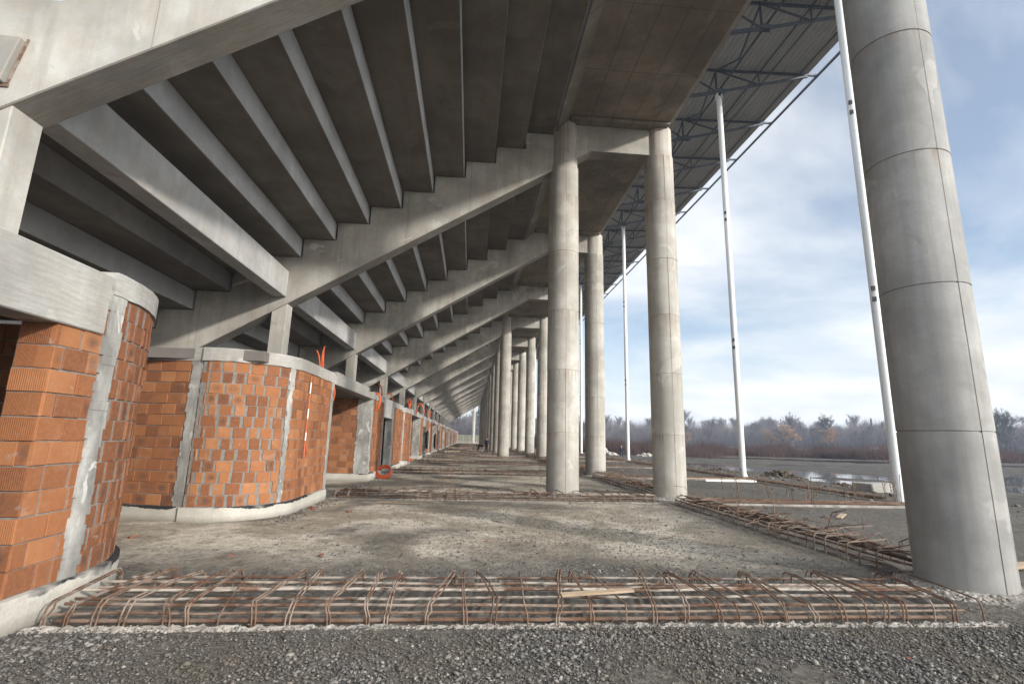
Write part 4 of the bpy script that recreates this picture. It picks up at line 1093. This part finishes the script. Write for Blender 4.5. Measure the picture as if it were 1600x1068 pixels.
# ------------------------------------------------------------------ orange conduits
def spline(pts, n=6):
    pts = [Vector(p) for p in pts]; P = [pts[0]*2-pts[1]]+pts+[pts[-1]*2-pts[-2]]; out = []
    for i in range(1, len(P)-2):
        for j in range(n):
            t = j/n; a, b, c, d = P[i-1], P[i], P[i+1], P[i+2]
            out.append(0.5*((2*b)+(c-a)*t+(2*a-5*b+4*c-d)*t*t+(3*b-a-3*c+d)*t**3))
    return out+[pts[-1]]
def conduit(label, lists, r=0.02, tape=()):
    base = Vector(lists[0][0]); o = None
    mb = MB()
    for l in lists: mb.tube([p-base for p in spline(l)], r, 7)
    o = mb.build('orange_conduit', M['orange'], smooth=True, loc=base); tag(o, label, 'conduit', 'orange electrical conduits')
    for a, b in tape:
        mb = MB(); mb.tube([Vector(a)-base, Vector(b)-base], r*1.25, 8); mb.build('white_tape', M['tape'], o)
    return o
py = lambda Y, *q: [on_y(a, b, Y) for a, b in q]
conduit('three orange conduits sprouting from the top of the drum shaped brick corner', [py(12.6, (503, 592), (503, 565), (505, 548), (508, 541)), py(12.6, (500, 592), (499, 560), (495, 547)), py(12.6, (506, 592), (505, 566), (506, 545))], .017)
conduit('orange conduit bowed out from the end strip of the drum shaped brick corner', [py(13.62, (515, 590), (521, 600), (523, 615), (519, 628), (508, 638))], .017)
conduit('thick orange conduit curling over the brick recess pier', [py(19.4, (575, 619), (581, 614), (590, 615), (594, 622), (592, 634), (586, 641))], .042)
conduit('orange conduit with a frayed end rising behind the recess pier', [py(21.4, (596, 622), (597, 612), (595, 603), (590, 599))], .03)
conduit('short orange conduit bending over the first narrow doorway', [py(23.8, (613, 628), (613, 620), (610, 615), (604, 614))], .028)
conduit('orange conduit tuft on the second rounded brick corner', [py(29.5, (640, 640), (639, 632), (636, 624)), py(29.5, (640, 638), (641, 629), (644, 626)), py(29.5, (640, 636), (642, 631), (640, 622))], .03)
conduit('orange conduit arch over the wall beyond the second rounded corner', [py(34, (651, 646), (652, 636), (656, 630), (660, 634), (663, 645))], .045)
conduit('small orange conduit hook on the third stretch of brick wall', [py(39, (669, 652), (668, 645), (671, 641), (672, 650))], .045)
cl = []
for j in range(3):
    c = Vector((-3.36, 20.5, .13)); rad = .30-.02*j
    cl.append([c+Vector((rad*math.cos(q*.7+j), rad*.5*math.sin(q*.7+j), .06+.05*j+.2*math.sin(q*.7+j))) for q in range(10)])
conduit('orange conduit coil lying at the foot of the recess pier', cl, .03)
c = on_z(640, 722, .12); conduit('orange conduit scrap at the foot of the second rounded corner', [[c+Vector((.15*math.cos(q), .15*math.sin(q), .12+.1*math.sin(q*1.3))) for q in range(7)]], .03)
xw = XF+0.035
V_ = lambda x, y, X=xw: on_x(x, y, X)
conduit('thin taped orange conduit hanging down the drum shaped brick corner', [[Vector((xw+.012, 11.55, z)) for z in (2.95, 2.4, 1.9, 1.4)], [Vector((xw+.012, 11.55, 1.42)), Vector((xw+.03, 11.5, 1.28)), Vector((xw+.05, 11.46, 1.13))], [Vector((xw+.012, 11.55, 1.42)), Vector((xw+.04, 11.62, 1.3)), Vector((xw+.06, 11.7, 1.2))]], .011,
        tape=[((xw+.012, 11.55, 2.55), (xw+.012, 11.55, 2.8)), ((xw+.012, 11.55, 1.98), (xw+.012, 11.55, 2.2)), ((xw+.012, 11.55, 1.5), (xw+.012, 11.55, 1.68))])
for i, (x, y, Y) in enumerate(((666, 687, 44.5), (678.5, 689, 54))):
    mb = MB(); p = on_x(x, y, XF+.12)
    for j in range(4): mb.tube([Vector((.03*j, .42*math.sin(q*.7)*(.8+.06*j), .75*math.cos(q*.7)*(.8+.06*j))) for q in range(10)], .06, 6)
    tag(mb.build('cable_coil', M['black'], loc=p), ['black cable coil hung on the brick wall past the second doorway', 'black cable coil hung on the brick wall, the farther of two'][i], 'cable')

# ------------------------------------------------------------------ dry weeds
def weed(label, c, h, n, seed):
    rr = random.Random(seed); mb = MB()
    for i in range(n):
        p = Vector((0, 0, -.02)); d = Vector((rr.uniform(-.3, .3), rr.uniform(-.3, .3), 1)).normalized(); pts = [p]; hh = h*rr.uniform(.6, 1)
        for j in range(4):
            p = p+d*hh/4; pts.append(p); d = (d+Vector((rr.uniform(-.25, .25), rr.uniform(-.25, .25), 0))).normalized()
            if j > 0 and rr.random() < .8:
                s = (d+Vector((rr.uniform(-.9, .9), rr.uniform(-.9, .9), .1))).normalized(); mb.tube([p, p+s*hh*.16, p+s*hh*.26+Vector((0, 0, .05))], .0032, 3)
        mb.tube(pts, [.006, .0055, .005, .004, .002], 4)
    tag(mb.build('dry_weed', M['weed'], loc=c), label, 'weed', 'dry leafless weeds on the floor')
for i, (x, y, h, n, lab) in enumerate(((704, 784, 1.35, 4, 'tall dry weed behind the second rebar cage, left of the middle column'), (690, 772, .8, 3, 'shorter dry weed leaning left beside the tall one'),
        (782, 778, 1.1, 2, 'single thin dry weed close before the middle column'), (845, 762, .9, 3, 'dry weed leaning against the left side of the middle column'),
        (1130, 800, .55, 3, 'low dry weed in the rebar right of the second outer column'), (1215, 842, .5, 4, 'dry weed tuft on the tangled rebar cage at right'),
        (1275, 775, .9, 5, 'bushy dry weed among the starter rods near the bright puddle'), (1195, 778, .8, 4, 'dry weed among the starter rods below the second white post'),
        (1340, 782, .7, 4, 'dry weed just left of the nearest white post foot'), (660, 748, .7, 3, 'small dry weed by the third rebar cage'))):
    weed(lab, on_z(x, y, 0), h, n, 50+i)

# ------------------------------------------------------------------ trees and scrub
def bare_tree(seed, h, spread, twigs, mat, droop=0.0, trunk_h=.25, r0=.22, dense=1.0):
    rr = random.Random(seed); tr = MB(); cr = MB()
    def grow(p, d, ln, r, lv):
        pts = [p]; q = p; dd = d
        for i in range(3):
            dd = (dd+Vector((rr.uniform(-.22, .22), rr.uniform(-.22, .22), rr.uniform(-.05, .16)-droop*.12*lv))).normalized(); q = q+dd*ln/3; pts.append(q)
        (tr if lv < 2 else cr).tube(pts, [r, r*.85, r*.7, r*.5], 5 if lv < 2 else 3, caps=False)
        if lv >= 4: return
        nch = [7, 6, 5, twigs][lv]
        for c in range(nch):
            t = rr.uniform(.3, 1.0) if lv else rr.uniform(trunk_h, 1.0)
            j = min(2, int(t*3)); bp = pts[j].lerp(pts[j+1], t*3-j)
            az = rr.uniform(0, 6.283); el = rr.uniform(.25, 1.05) - droop*(.5*lv)
            nd = Vector((math.cos(az)*math.cos(el)*spread, math.sin(az)*math.cos(el)*spread, math.sin(el))).normalized()
            nd = (nd+dd*.45).normalized()
            grow(bp, nd, ln*rr.uniform(.42, .68)*(1.15 if lv == 3 else 1), max(r*.5, .028), lv+1)
        if lv == 0:
            for c in range(3): grow(pts[-1], (dd+Vector((rr.uniform(-.7, .7), rr.uniform(-.7, .7), .3))).normalized(), ln*.55, r*.5, 1)
    grow(Vector((0, 0, -.3)), Vector((0, 0, 1)), h*.55, r0, 0)
    t = empty('bare_tree'); tr.build('trunk', M['bark'], t); cr.build('crown', mat, t); return t
def conifer(seed, h):
    rr = random.Random(seed); t = empty('evergreen_tree'); mb = MB(); mb.tube([(0, 0, -.3), (0, 0, h)], [.22, .03], 6); mb.build('trunk', M['bark'], t); mb = MB()
    z = h*.12
    while z < h:
        rad = (h-z)/h*h*.26+.15
        for i in range(9):
            a = rr.uniform(0, 6.28); L_ = rad*rr.uniform(.6, 1.1); p = Vector((0, 0, z)); e = Vector((math.cos(a)*L_, math.sin(a)*L_, z-.18*L_+rr.uniform(-.2, .2)))
            for j in range(8):
                q = p.lerp(e, (j+1)/8); s = .28*(1-j/12); mb.add([q+Vector((rr.uniform(-s, s), rr.uniform(-s, s), rr.uniform(-s, s))) for _ in range(3)], [(0, 1, 2)])
            mb.tube([p, e], [.05, .02], 3, caps=False)
        z += rr.uniform(.3, .5)
    mb.build('needles', M['needle'], t); return t
protos_t = [bare_tree(1, 12, 1.0, 6, M['twig'], r0=.25, trunk_h=.15), bare_tree(2, 13, .8, 6, M['twig_pale'], r0=.25, trunk_h=.12), bare_tree(3, 10.5, 1.25, 7, M['twig'], r0=.3, trunk_h=.15), bare_tree(4, 14, .6, 6, M['twig_pale'], r0=.22, trunk_h=.12),
            bare_tree(5, 8, 1.1, 6, M['twig_pale'], trunk_h=.05, r0=.14)]
big = bare_tree(6, 11, 1.25, 9, M['twig_dark'], r0=.34, trunk_h=.12)
wil = bare_tree(7, 9.5, 1.2, 9, M['willow'], droop=.75, trunk_h=.3, r0=.3)
con = conifer(8, 13)
used = set()
def put(pr, az, D, s, label, group, cat='tree'):
    o = pr if id(pr) not in used else copy_tree(pr); used.add(id(pr))
    D *= 1.75; s *= 1.7
    x, y = D*math.sin(R(az)), D*math.cos(R(az)); s = s*rng.uniform(.88, 1.1)
    o.location = (x, y, float(ground_z(x, y))-.1); o.scale = (s*rng.uniform(.9, 1.15), s*rng.uniform(.9, 1.15), s); o.rotation_euler = (0, 0, rng.uniform(0, 6.28)); tag(o, label, cat, group)
GW = 'bare trees of the distant wood'
az = -6.0
while az < 60:
    D = rng.uniform(225, 262); put(protos_t[rng.randint(0, 3)], az, D, rng.uniform(.82, 1.05)*D/240, 'tall leafless tree with grey brown twigs standing in the distant wood', GW); az += rng.uniform(.5, .9)
az = -6.0
while az < 60:
    D = rng.uniform(186, 214); put(protos_t[4 if rng.random() < .7 else rng.randint(0, 3)], az, D, rng.uniform(.62, .95), 'low bushy leafless tree at the front edge of the distant wood', 'low trees along the front of the distant wood'); az += rng.uniform(.45, .85)
for a, D, s, l in ((37.0, 200, 1.02, 'broad dark leafless tree standing out above the distant wood left of the near white post'), (49.3, 175, .95, 'broad dark leafless tree right of the huge near column'), (30.8, 222, 1.0, 'broad dark leafless tree just right of the second white post')):
    put(big, a, D, s, l, 'broad dark trees in the distance')
for a, D, s, l in ((34.1, 180, .92, 'tan twigged willow, tallest of the willows before the wood'), (32.3, 182, .75, 'small tan twigged willow left of its taller twin'), (37.2, 176, .82, 'rounded tan willow below the broad dark tree'), (23.8, 186, .62, 'reddish tan willow close right of the rust headed column')):
    put(wil, a, D, s, l, 'tan willows before the wood')
for a, D, s, l in ((40.6, 210, .86, 'dark pointed evergreen left of the near white post'), (41.4, 212, .76, 'shorter dark evergreen touching the near white post'), (0.9, 195, 1.05, 'dark evergreen seen past the lone column at the far end')):
    put(con, a, D, s, l, 'dark evergreens in the distance')
def scrub():
    g = np.random.default_rng(9); n = 60000
    x = g.uniform(8, 150, n); d = g.random(n)**1.2*16; y = 91+d+3*np.sin(x*.13)+1.5*np.sin(x*.41) - np.clip(x-60, 0, 60)*.09
    cl_ = vnoise(x, y, 4.0, 55)+.5*vnoise(x, y, 1.3, 56); h = (1.6+2.2*cl_+.055*d)*g.uniform(.35, 1.1, n)*1.15
    z0 = ground_z(x, y)-.05; w = .035+.05*g.random(n); a = g.uniform(0, 6.28, n); lx, ly = g.normal(0, .28, n)*h*.6, g.normal(0, .28, n)*h*.6
    v = np.empty((n, 4, 3))
    for i in range(3): v[:, i] = np.stack([x+w*np.cos(a+2.1*i), y+w*np.sin(a+2.1*i), z0], -1)
    v[:, 3] = np.stack([x+lx, y+ly, z0+h], -1)
    f = (np.array([(0, 1, 3), (1, 2, 3), (2, 0, 3)])[None]+(np.arange(n)*4)[:, None, None]).reshape(-1, 3)
    me = bpy.data.meshes.new('scrub'); me.vertices.add(n*4); me.vertices.foreach_set('co', v.astype(np.float32).ravel()); me.loops.add(f.size); me.polygons.add(len(f))
    me.loops.foreach_set('vertex_index', f.ravel().astype(np.int32)); me.polygons.foreach_set('loop_start', np.arange(0, f.size, 3, dtype=np.int32)); me.update(calc_edges=True); me.materials.append(M['scrub'])
    o = bpy.data.objects.new('scrub', me); C.objects.link(o); tag(o, 'reddish brown dead scrub thicket between puddles and the distant wood', 'scrub', None, 'stuff')
scrub()
def wood_mass():
    g = np.random.default_rng(19); n = 115000
    az = np.radians(g.uniform(-7, 62, n)); D = g.uniform(345, 455, n); x = D*np.sin(az); y = D*np.cos(az)
    cl_ = vnoise(x, y, 15.0, 65)+.6*vnoise(x, y, 5.0, 66); h = np.clip((14.0+9.0*cl_+.02*(D-345))*g.uniform(.3, 1.15, n), .8, 23)
    z0 = ground_z(x, y)-.1; w = .06+.1*g.random(n); a = g.uniform(0, 6.28, n); lx, ly = g.normal(0, .16, n)*h, g.normal(0, .16, n)*h
    v = np.empty((n, 4, 3))
    for i in range(3): v[:, i] = np.stack([x+w*np.cos(a+2.1*i), y+w*np.sin(a+2.1*i), z0], -1)
    v[:, 3] = np.stack([x+lx, y+ly, z0+h], -1)
    f = (np.array([(0, 1, 3), (1, 2, 3), (2, 0, 3)])[None]+(np.arange(n)*4)[:, None, None]).reshape(-1, 3)
    me = bpy.data.meshes.new('undergrowth'); me.vertices.add(n*4); me.vertices.foreach_set('co', v.astype(np.float32).ravel()); me.loops.add(f.size); me.polygons.add(len(f))
    me.loops.foreach_set('vertex_index', f.ravel().astype(np.int32)); me.polygons.foreach_set('loop_start', np.arange(0, f.size, 3, dtype=np.int32)); me.update(calc_edges=True); me.materials.append(M['twig'])
    o = bpy.data.objects.new('undergrowth', me); C.objects.link(o); tag(o, 'grey purple mass of saplings and undergrowth filling the distant wood', 'undergrowth', None, 'stuff')
wood_mass()
# wire fence on the far bank
t = empty('wire_fence', (-3, 163, float(ground_z(-3, 163)))); tag(t, 'pale wire fence with thin posts beyond the far end of the stand', 'fence')
for i in range(9):
    mb = MB(); mb.tube([(-8+2.2*i, 0, -.2), (-8+2.2*i, 0, 2.1)], .06, 6); mb.build('fence_post', M['galv_fence'], t)
mb = MB()
for z in (.1, .5, .9, 1.3, 1.7, 2.05): mb.tube([(-8, 0, z), (9.6, 0, z)], .022, 4)
mb.build('wires', M['galv_fence'], t)
# two white vans far off behind the scrub
def van():
    t = empty('parked_van'); mb = MB()
    mb.add([(-1, -2.4, .35), (1, -2.4, .35), (1, 2.4, .35), (-1, 2.4, .35), (-1, -2.4, 1.1), (1, -2.4, 1.1), (1, 2.4, 2.2), (-1, 2.4, 2.2), (-.9, -1.2, 2.25), (.9, -1.2, 2.25), (-.95, -1.75, 1.25), (.95, -1.75, 1.25)],
           [(3, 2, 1, 0), (0, 1, 5, 4), (4, 5, 11, 10), (10, 11, 9, 8), (8, 9, 6, 7), (2, 3, 7, 6), (1, 2, 6, 9, 11, 5), (3, 0, 4, 10, 8, 7)]); mb.build('body', M['white'], t, bevel=.06)
    mb = MB(); mb.add([(-.8, -1.72, 1.33), (.8, -1.72, 1.33), (.76, -1.3, 2.1), (-.76, -1.3, 2.1)], [(0, 1, 2, 3)]); mb.v = [(a, b-.03, c+.02) for a, b, c in mb.v]; mb.build('windscreen', M['glass_dark'], t)
    for sx in (-1, 1):
        for yy in (-1.6, 1.5): mb = MB(); mb.tube([(sx*.98, yy, .35), (sx*.78, yy, .35)], .35, 14); mb.build('wheel', M['black'], t)
    return t
vn = van()
for i, a in enumerate((40.35, 40.8)):
    o = vn if i == 0 else copy_tree(vn); D = 335; x, y = D*math.sin(R(a)), D*math.cos(R(a)); o.location = (x, y, float(ground_z(x, y))+.1); o.rotation_euler = (0, 0, -R(a)-.15)
    o.scale = (.8, .8, .8)
    tag(o, ['tiny white van behind the scrub, the left of two by the evergreens', 'tiny white van behind the scrub, the right one by the evergreens'][i], 'van', 'white vans behind the scrub')

# ------------------------------------------------------------------ people
def person(label, joints, edges, mats, loc, rz, extra=None):
    names = list(joints); me = bpy.data.meshes.new('skeleton'); me.from_pydata([joints[n][:3] for n in names], [(names.index(a), names.index(b)) for a, b in edges], [])
    o = bpy.data.objects.new('person', me); C.objects.link(o); md = o.modifiers.new('skin', 'SKIN'); md.use_smooth_shade = True
    for i, n in enumerate(names):
        sv = me.skin_vertices[0].data[i]; r = joints[n][3]; sv.radius = (r, r*(joints[n][4] if len(joints[n]) > 4 else 1)); sv.use_root = (n == 'pelvis')
    sb = o.modifiers.new('sub', 'SUBSURF'); sb.levels = 2; sb.render_levels = 2
    dg = bpy.context.evaluated_depsgraph_get(); dg.update()
    m2 = bpy.data.meshes.new_from_object(o.evaluated_get(dg)); m2.name = 'person'; o.modifiers.clear(); o.data = m2
    m2.materials.clear()
    for kx, _ in mats: m2.materials.append(M[kx])
    segs = [(Vector(joints[a][:3]), Vector(joints[b][:3]), next(i for i, (_, q) in enumerate(mats) if b in q)) for a, b in edges]
    for pl in m2.polygons:
        c = pl.center; best = 1e9
        for a, b, mi in segs:
            ab = b-a; tt = max(0, min(1, (c-a).dot(ab)/ab.length_squared)); dd = (a+ab*tt-c).length
            if dd < best: best = dd; pl.material_index = mi
        pl.use_smooth = True
    o.location = loc; o.rotation_euler = (0, 0, rz); tag(o, label, 'person')
    # head detail: hair cap, nose, ears
    hd = Vector(joints['head'][:3]); up = (hd-Vector(joints['neck'][:3])).normalized(); fwd = Vector(extra.get('face', (0, 1, 0))).normalized(); fwd = (fwd-up*fwd.dot(up)).normalized(); sd_ = fwd.cross(up)
    mb = MB()
    for i in range(7):
        for j in range(14): pass
    vs = []; fs = []
    for i in range(6):
        ph = math.pi/2-i*.33
        for j in range(14):
            q = 2*math.pi*j/14; d = sd_*math.cos(q)*math.cos(ph)*.098+fwd*math.sin(q)*math.cos(ph)*.112+up*math.sin(ph)*.125
            if i > 3 and math.sin(q) > .3: d = d*.8
            vs.append(hd+d-fwd*.012+up*.005)
    for i in range(5):
        for j in range(14): fs.append((i*14+j, (i+1)*14+j, (i+1)*14+(j+1) % 14, i*14+(j+1) % 14))
    mb.add(vs, fs); mb.build('hair', M['hair'], o, smooth=True)
    mb = MB(); mb.tube([hd+fwd*.085+up*.02, hd+fwd*.118-up*.02, hd+fwd*.09-up*.03], [.008, .016, .012], 6)
    for sx in (-1, 1): mb.tube([hd+sd_*sx*.088+up*.02, hd+sd_*sx*.1-up*.01, hd+sd_*sx*.088-up*.03], [.012, .018, .01], 6)
    mb.build('nose_and_ears', M['skin'], o)
    for hn, fn in (('hand_l', 'wrist_l'), ('hand_r', 'wrist_r')):
        w, hh = Vector(joints[fn][:3]), Vector(joints[hn][:3]); d = (hh-w).normalized(); s = d.cross(Vector((0, 1, 0.2))).normalized(); mb = MB()
        for i, (k_, l_) in enumerate(((-.03, .075), (-.01, .085), (.01, .08), (.03, .062))):
            b = hh+d*.02+s*k_; c2 = s.cross(d); mb.tube([b, b+d*l_*.5+c2*.008, b+d*l_+c2*.03], [.0095, .009, .006], 6)
        b = hh-d*.02+s*.038; mb.tube([b, b+s*.025+d*.03, b+s*.03+d*.06], [.011, .01, .007], 6)
        mb.build('fingers', M['skin'], o)
    return o
def walk_joints():
    J = dict(pelvis=(0, 0, .95, .135, .8), belly=(0, .01, 1.12, .14, .8), chest=(0, .03, 1.34, .155, .75), neck=(0, .03, 1.52, .055), head=(0, .05, 1.65, .085, 1.15),
             sh_l=(-.19, .02, 1.43, .07), el_l=(-.27, -.03, 1.15, .055), wrist_l=(-.29, .05, .91, .038), hand_l=(-.285, .08, .84, .034),
             sh_r=(.19, .02, 1.43, .07), el_r=(.26, -.02, 1.15, .055), wrist_r=(.27, .07, .91, .038), hand_r=(.265, .1, .84, .034),
             hip_l=(-.1, 0, .9, .1), kn_l=(-.1, .1, .5, .072), an_l=(-.1, -.02, .09, .05), toe_l=(-.1, .13, .035, .04),
             hip_r=(.1, 0, .9, .1), kn_r=(.1, .0, .5, .072), an_r=(.1, -.22, .14, .05), toe_r=(.1, -.1, .04, .04))
    return J
EDG = [('pelvis', 'belly'), ('belly', 'chest'), ('chest', 'neck'), ('neck', 'head')] + [e for s in 'lr' for e in (('chest', f'sh_{s}'), (f'sh_{s}', f'el_{s}'), (f'el_{s}', f'wrist_{s}'), (f'wrist_{s}', f'hand_{s}'), ('pelvis', f'hip_{s}'), (f'hip_{s}', f'kn_{s}'), (f'kn_{s}', f'an_{s}'), (f'an_{s}', f'toe_{s}'))]
TOP = ['belly', 'chest', 'sh_l', 'sh_r', 'el_l', 'el_r', 'wrist_l', 'wrist_r']; LEG = ['pelvis', 'hip_l', 'hip_r', 'kn_l', 'kn_r', 'an_l', 'an_r']
def mats_for(top, leg): return [(top, TOP), (leg, LEG), ('skin', ['neck', 'head', 'hand_l', 'hand_r']), ('boot', ['toe_l', 'toe_r'])]
p = person('person in a navy jacket walking away across the muddy ground', walk_joints(), EDG, mats_for('cloth_navy', 'cloth_navy'), (18.75, 60.9, float(ground_z(18.75, 60.9))), -R(17), dict(face=(0, 1, 0)))
mb = MB(); mb.obox((0.0, -.118, 1.38), (.06, 0, 0), (0, .008, 0), (0, 0, .045)); mb.build('jacket_patch', M['cloth_grey'], p)
J = walk_joints(); J.update(an_r=(.1, -.02, .09, .05), toe_r=(.1, .13, .035, .04), kn_l=(-.1, .03, .5, .072))
person('person in a navy jacket standing behind the stooping worker', J, EDG, mats_for('cloth_navy', 'cloth_black'), (1.98, 58.9, float(ground_z(1.98, 58.9))), R(150), dict(face=(0, 1, 0)))
J = dict(pelvis=(0, -.25, .62, .145, .9), belly=(0, -.08, .78, .14, .85), chest=(0, .2, .86, .155, .8), neck=(0, .4, .88, .055), head=(0, .52, .84, .085, 1.15),
         sh_l=(-.19, .27, .84, .07), el_l=(-.24, .36, .56, .055), wrist_l=(-.2, .45, .32, .038), hand_l=(-.19, .47, .25, .034),
         sh_r=(.19, .27, .84, .07), el_r=(.24, .36, .56, .055), wrist_r=(.2, .45, .32, .038), hand_r=(.19, .47, .25, .034),
         hip_l=(-.11, -.24, .58, .11), kn_l=(-.17, .12, .42, .078), an_l=(-.14, -.1, .09, .05), toe_l=(-.15, .05, .035, .04),
         hip_r=(.11, -.24, .58, .11), kn_r=(.17, .12, .42, .078), an_r=(.14, -.1, .09, .05), toe_r=(.15, .05, .035, .04))
person('person in a black jacket and light grey trousers stooping over the rebar', J, EDG, mats_for('cloth_black', 'cloth_grey'), (1.3, 55.6, float(ground_z(1.3, 55.6))), R(75), dict(face=(0, .5, -1)))

# ------------------------------------------------------------------ haze over the whole site
def haze(density=0.0005):
    mt = bpy.data.materials.new('haze_air'); mt.use_nodes = True; nt = mt.node_tree; nt.nodes.clear()
    o = nt.nodes.new('ShaderNodeOutputMaterial'); v = nt.nodes.new('ShaderNodeVolumePrincipled')
    v.inputs['Density'].default_value = density; v.inputs['Color'].default_value = (0.70, 0.82, 1.0, 1); nt.links.new(v.outputs[0], o.inputs['Volume'])
    mb = MB(); mb.box(-960, 1360, -360, 1560, -3.0, 26.0)
    tag(mb.build('haze', mt), kind='stuff')
haze()
